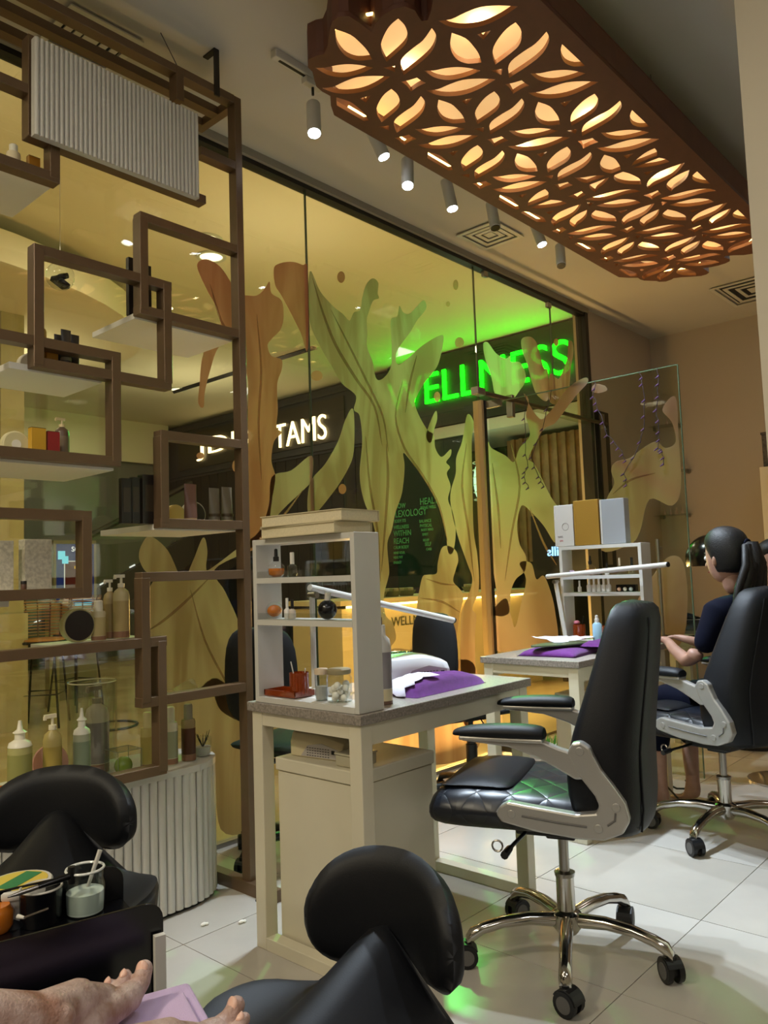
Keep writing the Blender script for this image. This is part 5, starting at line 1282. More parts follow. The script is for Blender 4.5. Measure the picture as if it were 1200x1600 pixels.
for z, rx1, rx2, ry in ((-.075, .0, .085, .060), (-.05, .01, .10, .073), (-.015, .03, .112, .083), (.02, .06, .12, .088), (.06, .088, .12, .088), (.10, .085, .108, .08), (.13, .06, .08, .058), (.148, .02, .03, .02)):
    rs.append([T((hc.x+((rx1 if cos(a) > 0 else rx2))*cos(a), ry*sin(a), hc.z+z)) for a in [2*pi*j/28 for j in range(28)]])
mk('hair', G().rings(rs), hair_m, pt, sm=60, sub=1)
tieb = T((hc.x-.115, 0, hc.z+.05))
mk('hair_tie', G().tube([T((hc.x-.12+.0, .022*cos(a), hc.z+.055+.022*sin(a))) for a in [2*pi*j/14 for j in range(14)]], .006, 6, close=True), navy, pt, sm=60)
for k, (dy, dz, w_) in enumerate(((0, 0, .038), (-.025, -.01, .030), (.025, -.02, .028), (-.045, -.03, .022), (.045, -.04, .024), (.07, -.02, .016), (.06, -.06, .012))):
    P_ = [T((hc.x-.095, 0, hc.z+.05)), T((hc.x-.135, dy*.6, hc.z+.045)), T((hc.x-.15, dy, hc.z-.02+dz)), T((hc.x-.135, dy*1.5+.01, hc.z-.12+dz)), T((hc.x-.125, dy*1.7+.02, hc.z-.22+dz)), T((hc.x-.12, dy*1.4+.03, hc.z-.30+dz))]
    mk('ponytail_lock', G().tube(P_, [w_*.6, w_, w_*1.15, w_*1.05, w_*.7, w_*.15], 10), hair_m, pt, sm=60)
# client at the right edge, facing her
pt2, T2, hc2 = person((4.72, 1.38, -.04), R_(215), 'person with glasses facing the woman in navy, cut by the right edge')
rs = []
for z, rx1, rx2, ry in ((-.12, .0, .085, .075), (-.05, .01, .10, .08), (.0, .02, .112, .083), (.04, .06, .12, .088), (.08, .09, .12, .085), (.11, .075, .10, .075), (.145, .02, .03, .02)):
    rs.append([T2((hc2.x+((rx1 if cos(a) > 0 else rx2))*cos(a), ry*sin(a), hc2.z+z)) for a in [2*pi*j/28 for j in range(28)]])
mk('hair', G().rings(rs), hair_m, pt2, sm=60, sub=1)
for s_ in (1, -1): mk('glasses_rim', G().tube([T2((hc2.x+.094, .030*s_+.024*cos(a), hc2.z+.018*sin(a))) for a in [2*pi*j/16 for j in range(16)]], .002, 6, close=True), blackp, pt2)
t = thing('client_stool', 'plain round stool hidden under the person with glasses', 'stool', (4.72, 1.38, 0))
mk('seat', G().lathe((4.72, 1.38, .40), [(.16, 0), (.17, .02), (.17, .05), (.15, .06)], 24), leather2, t, sm=45); mk('column', G().lathe((4.72, 1.38, .02), [(.025, 0), (.025, .385)], 14), chrome, t, sm=40); mk('base', G().lathe((4.72, 1.38, 0), [(.18, 0), (.18, .012), (.03, .03)], 24), chrome, t, sm=40)

# ------------------------------------------------------------------ hair steamer behind the woman
p = at(1112, 860, 'y', 1.95)
p = at(1110, 862, 'x', 5.0)
t = thing('hair_steamer', 'large black hair steamer hood on a stand behind the seated woman', 'hair steamer', (p.x, p.y, 0))
R1 = .15
rs = [[(p.x+R1*sin(a)*cos(q)*1.05, p.y+R1*sin(a)*sin(q), p.z-.05+R1*1.05*cos(a)) for q in [2*pi*j/28 for j in range(28)]] for a in [.05+i*(pi*.56)/9 for i in range(10)]]
rs += [[(p.x+R1*k*cos(q)*1.05, p.y+R1*k*sin(q), p.z-.075) for q in [2*pi*j/28 for j in range(28)]] for k in (.93,)]
rs += [[(p.x+R1*.9*sin(a)*cos(q)*1.05, p.y+R1*.9*sin(a)*sin(q), p.z-.055+R1*.95*cos(a)) for q in [2*pi*j/28 for j in range(28)]] for a in (1.4, .9, .4, .06)]
mk('hood', G().rings(rs), blackg, t, sm=50)
mk('pole', G().tube([(p.x+.55, p.y, .05), (p.x+.55, p.y, p.z-.03), (p.x+.10, p.y, p.z)], .014, 10), steel, t, sm=40)
mk('base', G().lathe((p.x+.55, p.y, 0), [(.2, 0), (.2, .02), (.03, .05)], 24), blackp, t, sm=40)

# ================================================================== desk 2 contents
zt2 = 1.323
def std_box(name, lab, px0, px1, py_t, x, y_depth, c, m2=None, extra=None):
    a = at(px0, 840, 'x', x); b = at(px1, 840, 'x', x); zt = at((px0+px1)/2, py_t, 'x', x).z
    y0, y1 = min(a.y, b.y), max(a.y, b.y)
    t = thing(name, lab, 'box', (x, (y0+y1)/2, zt2+.0005))
    mk('carton', G().box((x, y0+.001, zt2+.001), (x+y_depth, y1-.001, zt)), c, t, bev=.002)
    mk('side_strip', G().box((x-.001, y1-.012, zt2+.003), (x-.0002, y1-.002, zt-.003)), m2 or c, t)
    return t, y0, y1, zt
bw = mat('box_white', (200, 196, 190), .45); bs = mat('box_silver', (176, 182, 190), .3, .3)
t_, y0, y1, zz = std_box('gift_box', 'white box with red print, left on the farther shelf unit', 867, 897, 789, 3.945, .05, bw)
mk('print', text_mesh('NAIL', .016, .0003, frameM((3.9435, y1-.02, zt2+.05), (0, -1, 0), (0, 0, 1)), 0), mat('print_grey', (120, 110, 110), .6), t_)
mk('print', text_mesh('SPA', .014, .0003, frameM((3.9435, y1-.03, zt2+.028), (0, -1, 0), (0, 0, 1)), 0), mat('print_red', (186, 50, 56), .6), t_)
g = G().tube([(3.944, (y0+y1)/2-.01+.02*cos(a), zt2+.11+.02*sin(a)) for a in [2*pi*j/20 for j in range(20)]], .0008, 4, close=True); mk('emblem', g, MC['print_grey'], t_)
std_box('gift_box', 'gold textured box, middle of three on the farther shelf unit', 898, 937, 781, 3.94, .05, gold)
std_box('gift_box', 'silver-grey box with pale spine, right on the farther shelf unit', 939, 978, 779, 3.95, .06, bs, white)
def on2(kind, cx, yb, wpx, hpx, z, lab, c1, c2, name='polish_bottle'):
    return product(name, kind, cx, yb, wpx, hpx, lab, 'bottle', 'x', 3.985, c1, c2, z=z)
on2('dropper', 922, 884, 17, 30, 1.159, 'dropper bottle of amber oil on the farther unit, upper shelf', amberl, blackp, 'dropper_bottle')
on2('polish', 948, 884, 7, 18, 1.159, 'black-capped polish bottle in the middle of the farther upper shelf', (210, 206, 200), blackp)
on2('polish', 968, 882, 7, 26, 1.159, 'tall clear bottle with pale cap on the farther upper shelf', clear, (222, 206, 190))
on2('polish', 987, 882, 10, 26, 1.159, 'clear bottle with black cap at the right of the farther upper shelf', clear, blackp)
p = at(893, 882, 'x', 3.98)
t = thing('purple_flower', 'small lilac flower ornament on the farther upper shelf', 'ornament', (p.x, p.y, 1.159))
for k in range(6): a = k*pi/3; mk('petal', G().ball((p.x+.0, p.y+.013*cos(a), 1.175+.010*sin(a)), (.006, .009, .006), 10, 6), lilac, t, sm=60)
mk('stem', G().ob((p.x, p.y, 1.163), (.012, .03, .008)), lilac, t)
mk('tip_case', G().box((0, 0, 0), (0.001, .001, .001)), white, t) if False else None
on2('polish', 906, 925, 6, 18, 1.067, 'white polish bottle alone at the left of the farther middle shelf', (226, 224, 220), (232, 230, 226))
for k in range(5):
    cx = 921+k*7.6
    on2('polish', cx, 922, 8, 24, 1.067, 'white polish bottle number %s from the left in the row of five' % ('one', 'two', 'three', 'four', 'five')[k] if False else 'white polish bottle, %s in the row of five on the farther unit' % ('leftmost', 'second', 'middle', 'fourth', 'rightmost')[k], (206, 202, 196), (232, 228, 220))
p = at(978, 922, 'x', 3.985)
t = thing('bead_case', 'black case of round beads on the farther middle shelf', 'case', (p.x, p.y, 1.067))
mk('case', G().box((p.x, p.y-.055, 1.0675), (p.x+.03, p.y+.055, 1.105)), blackg, t, bev=.001)
for k in range(3): mk('bead_cup', G().ball((p.x-.006, p.y+.035-.033*k, 1.081), (.009, .011, .011), 12, 8), pm(((190, 150, 120), (206, 200, 180), (190, 206, 200))[k]), t, sm=60)
p = at(905, 988, 'z', ZD2+.02)
t = thing('amber_cup', 'amber cup with pink and black sticks on the bottom shelf of the farther unit', 'cup', (3.99, at(905, 985, 'x', 3.99).y, ZD2+.02)); r = .034
mk('cup', G().rings([[(r*k*cos(2*pi*j/28), r*k*sin(2*pi*j/28), z) for j in range(28)] for k, z in ((1, 0), (1, .08), (.92, .08), (.92, .004))]), amber, t, local=True, sm=40)
mk('pink_head', G().ball((0, .012, .09), (.018, .018, .012), 12, 8), pm((222, 130, 150)), t, local=True, sm=60); mk('stick', G().tube([(0, -.01, .01), (0, -.03, .125)], .003, 6), blackp, t, local=True)
t = thing('amber_cup', 'second amber cup at the right of the farther bottom shelf', 'cup', (3.99, at(945, 985, 'x', 3.99).y, ZD2+.02))
mk('cup', G().rings([[(r*.8*k*cos(2*pi*j/28), r*.8*k*sin(2*pi*j/28), z) for j in range(28)] for k, z in ((1, 0), (1, .075), (.92, .075), (.92, .004))]), amber, t, local=True, sm=40)
# blue spray bottle
p = at(933, 1002, 'z', ZD2)
t = thing('spray_bottle', 'pale blue bottle with white cap standing on the farther desk', 'bottle', (3.80, at(933, 980, 'x', 3.80).y, ZD2+.001)); r = .024
mk('body', G().lathe((0, 0, 0), [(r*.95, 0), (r, .004), (r, .115), (r*.6, .125)], 24), mat('blue_bottle', (160, 200, 222), .25, trans=.2), t, local=True, sm=45)
mk('cap', G().lathe((0, 0, .125), [(r*.5, 0), (r*.5, .018), (r*.35, .02), (r*.3, .036), (r*.15, .038)], 16), white, t, local=True, sm=45)
p = at(966, 960, 'x', 3.82)
t = thing('pump_bottle', 'white pump bottle half hidden by the chair back on the farther desk', 'bottle', (3.82, p.y, ZD2+.001))
mk('body', G().lathe((0, 0, 0), [(.035, 0), (.036, .005), (.036, .12), (.015, .135)], 24), white, t, local=True, sm=45); mk('pump', G().lathe((0, 0, .135), [(.008, 0), (.008, .05), (.012, .052), (.012, .06)], 14), pm((200, 170, 150)), t, local=True, sm=45)
# towel, tablet, tissue on desk 2
t = thing('folded_towel', 'purple towel spread over a pad on the farther desk', 'towel', (3.5, 1.93, ZD2))
pillow(t, 'towel_body', (3.46, 1.98, ZD2+.001), .19, .15, .035, purple, .1, seed=8)
t2_ = thing('folded_towel', 'purple towel with pale hem at the near edge of the farther desk', 'towel', (3.7, 1.86, ZD2))
pillow(t2_, 'towel_body', (3.60, 1.83, ZD2+.036), .14, .075, .020, purple, .05, seed=9)
mk('hem', G().ob((3.60, 1.752, ZD2+.039), (.27, .008, .006), .05), lilac, t2_, bev=.002)
sheet('tissue_sheet', 'white tissue crumpled at the back of the farther desk', 'tissue', crump(3.46, 3.82, 1.98, 2.16, lambda u, v: ZD2+.048+.025*v*(1-u), seed=12), tissue)
t = thing('green_tray', 'dark green leaf-shaped tray lying on the purple towel of the farther desk', 'tray', (3.42, 1.98, ZD2+.05))
g = G().prism([(.17*cos(a)*(1-.15*cos(3*a)), .075*sin(a)) for a in [2*pi*j/24 for j in range(24)]], (3.44, 1.96, ZD2+.044), V((cos(-.35), sin(-.35), 0)), V((-sin(-.35), cos(-.35), 0)), (0, 0, .008)); mk('plate', g, mat('dark_green', (78, 92, 66), .25), t, bev=.002)
# LED lamp 2
t = thing('desk_lamp', 'white LED bar lamp on an arm at the left of the farther shelf unit', 'lamp', (3.90, 2.26, ZD2))
A = at(855, 901, 'x', 3.90); B = at(1043, 882, 'x', 3.84)
mk('light_bar', G().tube([A, B], .016, 12, flat=.8), white, t, sm=40); dd = (B-A).normalized(); mk('end_cap', G().tube([B, B+dd*.005], .0165, 12, flat=.8), blackp, t, sm=40)
jp = at(868, 909, 'x', 3.90); fb = at(884, 988, 'x', 3.90); fb.z = ZD2+.012
mk('arm', G().tube([jp, fb], .013, 8, flat=.6), white, t, sm=40); mk('joint', G().tube([jp+V((.02, 0, 0)), jp-V((.02, 0, 0))], .011, 12), steel, t, sm=40); mk('base', G().ob((fb.x, fb.y, ZD2+.008), (.06, .05, .014)), white, t, bev=.003)
# items under desk 2: white drawer and green pot
t = thing('planter_box', 'white planter box with green grass under the farther desk', 'planter', (3.9, 2.05, 0))
p = at(846, 1180, 'x', 3.9)
mk('box', G().box((3.86, p.y-.09, .001), (4.05, p.y+.09, .20)).box((3.85, p.y-.1, .19), (4.06, p.y+.1, .205)), white, t, bev=.003)
g = G(); rg = random.Random(3)
for k in range(60): x, y = 3.87+.17*rg.random(), p.y-.08+.16*rg.random(); g.tube([(x, y, .2), (x+rg.uniform(-.02, .02), y+rg.uniform(-.02, .02), .24+.03*rg.random())], [.004, .001], 4)
o = mk('grass', g, mat('leaf_green', (72, 140, 40), .6), t); o['kind'] = 'stuff'
t = thing('drawer_cabinet', 'pale cabinet with panel door under the farther desk', 'cabinet', (3.6, 1.95, 0))
mk('body', G().box((3.66, 1.80, .002), (3.82, 2.15, .56)), cream, t, bev=.002); mk('door', G().box((3.645, 1.82, .03), (3.659, 2.13, .54)), cream, t, bev=.002)
mk('knob', G().ball((3.64, 1.86, .45), .008, 10, 6), steel, t)
# table with magazines behind the chair
t = thing('side_table', 'pale side counter with clutter right of the farther desk', 'table', (4.9, 1.95, 0))
mk('top', G().box((4.62, 1.80, .72), (5.4, 2.25, .75)), white, t, bev=.002)
for x, y in ((4.64, 1.82), (5.34, 1.82), (4.64, 2.19), (5.34, 2.19)): mk('leg', G().box((x, y, 0), (x+.04, y+.04, .72)), white, t)
for k in range(5):
    tt = thing('magazine', 'thin magazine, %s of the pile of five on the side counter' % ('bottom', 'second from bottom', 'middle', 'fourth', 'top')[k], 'magazine', (4.80, 1.97, .751+.008*k), .1*(-1)**k*k*.4)
    mk('pages', G().box((-.11, -.15, .001), (.11, .15, .006)), pg, tt, local=True); mk('cover', G().box((-.112, -.152, .006), (.112, .152, .0072)), pm(((60, 60, 64), (150, 140, 120), (90, 80, 76), (180, 172, 160), (70, 66, 60))[k]), tt, local=True)
tt = thing('dark_basin', 'wide black basin with coiled cable on the side counter', 'basin', (5.12, 2.03, .751))
mk('bowl', G().lathe((5.12, 2.03, .751), [(.10, 0), (.15, .03), (.17, .10), (.16, .10), (.14, .035)], 28), blackg, tt, sm=45)
mk('rim', G().tube([(5.12+.165*cos(2*pi*j/28), 2.03+.165*sin(2*pi*j/28), .852) for j in range(28)], .004, 6, close=True), steel, tt, sm=45)
g = G().tube([(5.12+(.08+.02*sin(a*.7))*cos(a), 2.03+(.08+.02*cos(a*.5))*sin(a), .87+.02*sin(a*.9)) for a in [q*.5 for q in range(40)]], .006, 6); mk('cable', g, blackp, tt, sm=45)
# cables by the woman's foot
o = mk('floor_cable', G().tube([(3.95, 1.62, .006), (4.0, 1.7, .05), (4.05, 1.78, .09), (4.15, 1.74, .03), (4.28, 1.70, .006), (4.42, 1.80, .006)], .005, 6), blackp, sm=40); tag(o, 'black cable curling on the floor beside the bare ankle', 'cable')
# wall shelf + pegs on back wall
for i, (px, py) in enumerate(((1040, 668), (1055, 738), (1055, 806))):
    p = at(px, py, 'x', XB-.03)
    t = thing('glass_shelf', 'small glass wall shelf with round ends, %s of three on the back wall' % ('top', 'middle', 'bottom')[i], 'shelf', tuple(p))
    mk('plate', G().box((XB-.16, p.y-.16, p.z), (XB-.01, p.y+.16, p.z+.008)), clear, t)
    for s_ in (-1, 1): mk('bracket', G().tube([(XB, p.y+s_*.12, p.z-.005), (XB-.05, p.y+s_*.12, p.z-.005)], .018, 14), steel, t, sm=40)
    for k in range(4 if i else 2): tt = thing('polish_bottle', 'tiny polish bottle, %s on the %s glass wall shelf' % (('nearest the corner', 'second from the corner', 'third from the corner', 'farthest from the corner')[3-k if i else 1-k], ('top', 'middle', 'bottom')[i]), 'bottle', (XB-.08, p.y-.09+.055*k, p.z+.0085), 0, 'polish bottles on the %s wall shelf' % ('top', 'middle', 'bottom')[i]); mk('body', G().lathe((0, 0, 0), [(.013, 0), (.013, .03), (.006, .034), (.006, .06)], 10), pm((196, 170, 160)), tt, local=True, sm=45)
# tall pale cabinet on the far right
p = at(1183, 730, 'x', 6.6)
t = thing('tall_cabinet', 'tall pale cabinet against the back wall at the right edge', 'cabinet', (6.9, p.y, 0))
mk('body', G().box((6.62, p.y-.75, 0), (XB-.001, p.y-.01, p.z)), colp, t, bev=.003)
mk('door', G().box((6.605, p.y-.70, .06), (6.619, p.y-.07, p.z-.06)), cream, t, bev=.002); mk('handle', G().ob((6.595, p.y-.12, 1.0), (.012, .012, .16)), steel, t)
tt = thing('wicker_box', 'grey woven box on top of the tall cabinet', 'box', (6.9, p.y-.1, p.z)); mk('box', G().box((6.66, p.y-.30, p.z+.001), (7.0, p.y-.03, p.z+.26)), mat('woven_grey', (96, 90, 84), .8, noise=.5, nscale=60), tt, bev=.004); mk('lid', G().box((6.655, p.y-.305, p.z+.261), (7.005, p.y-.025, p.z+.28)), MC['woven_grey'], tt)
# crumbs and cotton tufts on floor
for px, py, l in ((377, 1441, 'larger white cotton tuft on the floor tile beside the desk leg'), (318, 1445, 'small pale speck of fluff on the floor near the counter')):
    p = at(px, py, 'z', .004); o = mk('cotton_tuft', G().ball((p.x, p.y, .006), (.012, .007, .006), 10, 6).ball((p.x+.012, p.y-.004, .005), (.007, .006, .005), 8, 6), cot, sm=60); tag(o, l, 'cotton')

# ================================================================== THE MALL OUTSIDE
XF = 8.0; ZM = 4.02
struct('floor_mall', G().box((-4, YG+.06, -.06), (9.5, 17, -.001)), mat('mall_marble', (206, 188, 150), .16, noise=.22, nscale=1.6, col2=(176, 156, 120)))
struct('ceiling_mall', G().box((-4, YG+.12, ZM), (9.5, 17, ZM+.05)), mat('mall_ceiling', (222, 215, 194), .9))
struct('wall_over_glass', G().box((-4, YG+.06, CH), (9.5, YG+.12, ZM)), mat('mall_ceiling', (0, 0, 0)))
struct('wall_mall_far', G().box((-4, 16.9, 0), (9.5, 17, ZM)), mat('mall_wall', (128, 126, 120), .8))
struct('wall_mall_left', G().box((-4.1, YG, 0), (-4, 17, ZM)), mat('mall_wall', (0, 0, 0)))
dp = mat('navy_panel', (52, 56, 66), .5, noise=.1, nscale=4); dk2 = mat('shop_dark', (20, 19, 18), .6)
# shop with cream lettering
ya, yb_ = 7.0, 12.6
sh = thing('dark_shopfront', 'dark panelled shopfront with glowing cream lettering across the mall', 'shop', (XF, 9.5, 0))
mk('fascia', G().box((XF, ya, 3.02), (XF+.35, yb_, 3.98)), dp, sh)
mk('cornice', G().box((XF-.05, ya, 3.86), (XF, yb_, 3.9)).box((XF-.03, ya, 3.06), (XF, yb_, 3.10)), dp, sh)
mk('sign_board', G().box((XF-.02, 7.9, 3.17), (XF, 12.1, 3.80)), mat('sign_black', (46, 42, 36), .4), sh)
cw = emis('cream_letters', (255, 226, 170), 4.5)
def sign_text(s, y_l, y_r, z0, z1, m, par, nm, bold, ser=False, x=XF-.045):
    me = text_mesh(s, 1, .0, Matrix.Identity(4)); xs = [v.co.x for v in me.vertices]; ys = [v.co.y for v in me.vertices]; w_, h_ = max(xs)-min(xs), max(ys)-min(ys)
    bpy.data.meshes.remove(me)
    k = (z1-z0)/h_; kx = (y_l-y_r)/w_
    me = text_mesh(s, 1, .012/k, Matrix.Identity(4), bold/k); 
    mx, my = min(v.co.x for v in me.vertices), min(v.co.y for v in me.vertices)
    Mm = frameM((x, y_l, z0), (0, -1, 0), (0, 0, 1)) @ Matrix.Diagonal((kx, k, k, 1)) @ Matrix.Translation((-mx, -my, 0))
    me.transform(Mm); return mk(nm, me, m, par)
sign_text('TAMS', 9.42, 8.24, 3.22, 3.60, cw, sh, 'letters', -.004)
sign_text('JDD', 11.5, 9.95, 3.28, 3.66, cw, sh, 'letters', -.004)
for k in range(22):
    y = 7.0+k*.25; mk('wall_panel', G().box((XF+.02, y, 0), (XF+.06, y+.235, 3.02)), dk2, sh)
mk('backing', G().box((XF+.07, ya, 0), (XF+.12, yb_, 3.02)), dk2, sh)
mk('rail_light', G().box((XF-.02, 9.6, 1.55), (XF+.02, 12.4, 1.575)), mat('rail_blue', (70, 80, 100), .3), sh)
for y, z in ((8.1, 2.45), (10.1, 2.35), (9.0, 1.2)):
    g = G()
    for k in range(8): a = k*pi/4; g.tube([(XF-.002, y+.09*cos(a)*(1+.2*(k % 2)), z+.07*sin(a)), (XF-.002, y+.04*cos(a+.6), z+.03*sin(a+.6))], .006, 5)
    mk('ornament', g, mat('dull_gold', (96, 84, 50), .5, .5), sh)
# wellness shop
ws = thing('green_sign_shopfront', 'shopfront under the big glowing green WELLNESS sign', 'shop', (XF, 5.3, 0))
mk('sign_board', G().box((XF-.08, 3.9, 3.07), (XF+.3, 6.98, 3.99)), mat('sign_black2', (22, 24, 22), .5), ws)
green = emis('green_neon', (6, 255, 8), 16)
light('added_green_spot', 'SPOT', (5.9, 4.8, 3.55), 620, (.12, 1, .2), .06, target=(3.95, 3.05, 2.2), spot=48, blend=.8)  # added green spot outside the glass; the letters alone barely tint the film
sign_text('WELLNESS', 6.97, 4.22, 3.385, 3.79, green, ws, 'letters', -.004, x=XF-.11)
wsw = mat('shop_white', (196, 200, 188), .6)
mk('soffit', G().box((XF-.05, 3.9, 2.92), (XF+1.2, 6.98, 3.06)), wsw, ws)
mk('side_wall', G().box((XF, 3.8, 0), (XF+1.3, 3.9, 3.99)), wsw, ws); mk('rear_wall', G().box((XF+1.2, 3.9, 0), (XF+1.3, 6.98, 2.92)), dk2, ws)
tealg = mat('teal_poster', (10, 44, 36), .25)
mk('poster_glass', G().box((XF-.01, 5.75, 1.02), (XF+.02, 6.98, 2.92)), tealg, ws)
tg = mat('poster_green_text', (70, 150, 90), .5, emit=.12, ecol=(70, 170, 90)); 
def pt_(s, px, py, hpx, par=ws, m=tg):
    p = at(px, py, 'x', XF-.013); h = hpx*dep(p)/FPX
    mk('poster_text', text_mesh(s, h*1.35, .001, frameM((XF-.013, p.y, p.z), (0, -1, 0), (0, 0, 1)), .001, .82), m, par)
for s, x, y, h in (('NOW', 616, 795, 8), ('REFLEXOLOGY', 603, 810, 11), ('BODY ITS', 616, 817, 5), ('WELLNESS', 615, 827, 6), ('WITHIN', 615, 838, 9), ('REACH', 615, 850, 9), ('CALM BODY', 615, 858, 5), ('MIND SOUL', 615, 866, 4), ('HEALTHY', 615, 873, 4), ('ENERGY', 615, 881, 4), ('HEALTH', 656, 789, 11), ('BEING WELL', 657, 796, 5), ('BALANCE', 655, 817, 5), ('PHYSICAL', 656, 824, 5), ('BODY MIND', 658, 830, 4), ('SPIRIT', 660, 837, 4), ('RELIEF', 661, 846, 4), ('SELF', 664, 853, 6), ('CARE', 666, 860, 4)): pt_(s, x, y, h)
# green-lit lamp discs and slatted panel
mk('slat_wall', G().box((XF+.5, 4.0, 1.3), (XF+.55, 5.5, 2.85)), mat('slat_tan', (150, 120, 84), .7, noise=.3, nscale=10), ws)
for k in range(12): mk('slat', G().box((XF+.46, 4.05+k*.12, 1.3), (XF+.5, 4.10+k*.12, 2.85)), MC['slat_tan'], ws)
p = at(762, 752, 'x', XF-.1)
t = thing('lantern_lamp', 'round glowing white lantern beyond the doorway', 'lamp', tuple(p)); mk('globe', G().ball(tuple(p), (.17, .17, .33), 20, 14), emis('lantern', (190, 255, 215), 1.8), t, sm=60)
g = G()
for k in range(6): g.tube([(p.x+.172*cos(a)*sin(1.57), p.y+.172*sin(a), p.z-.22+.09*k) for a in [2*pi*j/20 for j in range(20)]], .005, 5, close=True)
mk('hoops', g, wsw, t); mk('cord', G().tube([(p.x, p.y, p.z+.32), (p.x, p.y, 3.06)], .004, 5), blackp, t)
light('lantern_light', 'POINT', (p.x-.4, p.y, p.z), 8, (.6, 1, .7), .15)
# reception counter outside with LED line
yc0 = 4.6
ct = thing('reception_counter', 'cream mall counter with a glowing strip and dark lettering', 'counter', (6.2, 5, 0))
mk('body', G().box((4.55, yc0, 0), (7.6, yc0+.6, .93)), mat('counter_cream', (204, 194, 160), .5), ct); mk('top', G().box((4.5, yc0-.04, .96), (7.65, yc0+.62, 1.0)), MC['counter_cream'], ct)
mk('led_line', G().box((4.6, yc0-.006, .935), (7.55, yc0, .955)), emis('led_warm', (255, 226, 150), 7), ct)
p = at(612, 979, 'y', yc0-.008); mk('letters', text_mesh('WELLNESS', .115, .002, frameM((p.x, yc0-.008, p.z), (1, 0, 0), (0, 0, 1)), 0), mat('olive_text', (64, 70, 40), .6), ct)
light('counter_led', 'AREA', (5.9, yc0-.02, .94), 75, (1, .60, .20), 2.6, rot=(-pi/2, 0, 0), sy=.03)
rb = random.Random(5)
for k, (px, l) in enumerate(((590, 'leftmost'), (612, 'second'), (635, 'middle'), (735, 'right'))):
    p = at(px, 925, 'y', yc0+.2)
    t = thing('product_basket', 'small basket of wrapped soaps, %s on the mall counter' % l, 'basket', (p.x, yc0+.2, 1.001))
    mk('basket', G().lathe((0, 0, 0), [(.06, 0), (.09, .05), (.085, .05), (.055, .005)], 18), mat('basket_olive', (120, 124, 80), .7), t, local=True, sm=45)
    for q in range(5): a = q*1.26; mk('soap', G().ob((.04*cos(a), .04*sin(a), .06), (.05, .035, .03), a), pm(((206, 200, 160), (150, 160, 110))[q % 2]), t, local=True, bev=.004)
# menu stand behind the jamb
# mirrored blue sign reflection stand-in: glowing letters on an added board and post
t = thing('sign_reflection', 'reflection of a blue sign built as small glowing lettering beyond the open door', 'sign', (7.6, 3.6, 1.3))
p = at(869, 868, 'x', 7.6)
sgn = thing
mk('letters', text_mesh('mills', .14, .003, frameM((7.6, at(872, 868, 'x', 7.6).y-.12, p.z), (0, 1, 0), (0, 0, 1)), .002), emis('mirrored_blue_glow', (130, 190, 255), 4), t)
mk('board', G().box((7.61, p.y-.35, p.z-.25), (7.66, p.y+.3, p.z+.45)), dk2, t); mk('post', G().box((7.61, p.y-.05, 0), (7.66, p.y+.0, p.z-.25)), dk2, t)
# curved soffit, downlights
c0 = at(60, 545, 'z', 3.45)
t = thing('curved_soffit', 'cream rounded ceiling bulkhead hanging over the mall cafe', 'bulkhead', (2.4, 8.5, 3.5))
tip = at(215, 556, 'z', 3.6); 
mk('body', G().prism([(tip.x-2.6+2.6*cos(a), tip.y+.3+1.9*sin(a)) for a in [2*pi*j/48 for j in range(48)]], (0, 0, 3.6), (1, 0, 0), (0, 1, 0), (0, 0, .25)), mat('mall_ceiling', (0, 0, 0)), t, sm=40)
k = 0
for px, py in ((330, 402), (323, 375), (278, 609), (70, 730)):
    p = at(px, py, 'z', ZM-.01); 
    if p.y > 16: continue
    t = thing('ceiling_downlight', 'round recessed mall downlight, %s' % ('large, near the screen post', 'small, above the large one', 'beyond the dark slot', 'far left')[k], 'downlight', (p.x, p.y, ZM)); k += 1
    mk('ring', G().lathe((p.x, p.y, ZM-.012), [(.13, .011), (.13, 0), (.10, 0), (.10, .011)], 24), wsw, t, sm=40); mk('lens', G().lathe((p.x, p.y, ZM-.006), [(.098, 0), (.098, .004)], 24), emis('down_lens', (255, 240, 200), 3), t)
a_ = at(290, 606, 'z', ZM-.01); b_ = at(372, 580, 'z', ZM-.01)
t = thing('ceiling_slot_vent', 'long dark slot vent in the mall ceiling', 'vent', tuple(a_)); d_ = (b_-a_).normalized(); mk('slot', G().tube([a_-d_*.3, b_+d_*1.5], .035, 4), blackp, t); mk('frame', G().tube([a_-d_*.3+V((.06, .0, .008)), b_+d_*1.5+V((.06, 0, .008))], .02, 4), wsw, t)
# round cafe column
cp = mat('column_yellow', (184, 176, 140), .7, noise=.15, nscale=6)
p = at(18, 1142, 'z', 0)
t = thing('mall_column', 'square pale timber-clad column at the left beyond the glass', 'column', (p.x, p.y, 0))
mk('shaft', G().box((p.x-.10, p.y, 0), (p.x+.10, p.y+.25, 3.598)), cp, t); mk('low_panel', G().box((p.x-.45, p.y-.05, 0), (p.x+.115, p.y, .98)), cp, t)
# bulkhead wall dark above escalator
y_e = 11.5
t = thing('escalator_bulkhead', 'long grey wall band above the escalator', 'wall band', (3, y_e+.9, 2))
mk('band', G().box((-4, y_e+.9, 0), (7.9, y_e+1.0, 3.3)), mat('grey_band', (104, 106, 106), .7), t); mk('soffit_line', G().box((-4, y_e+.80, 3.3), (7.9, y_e+1.0, ZM)), MC['mall_ceiling'], t)
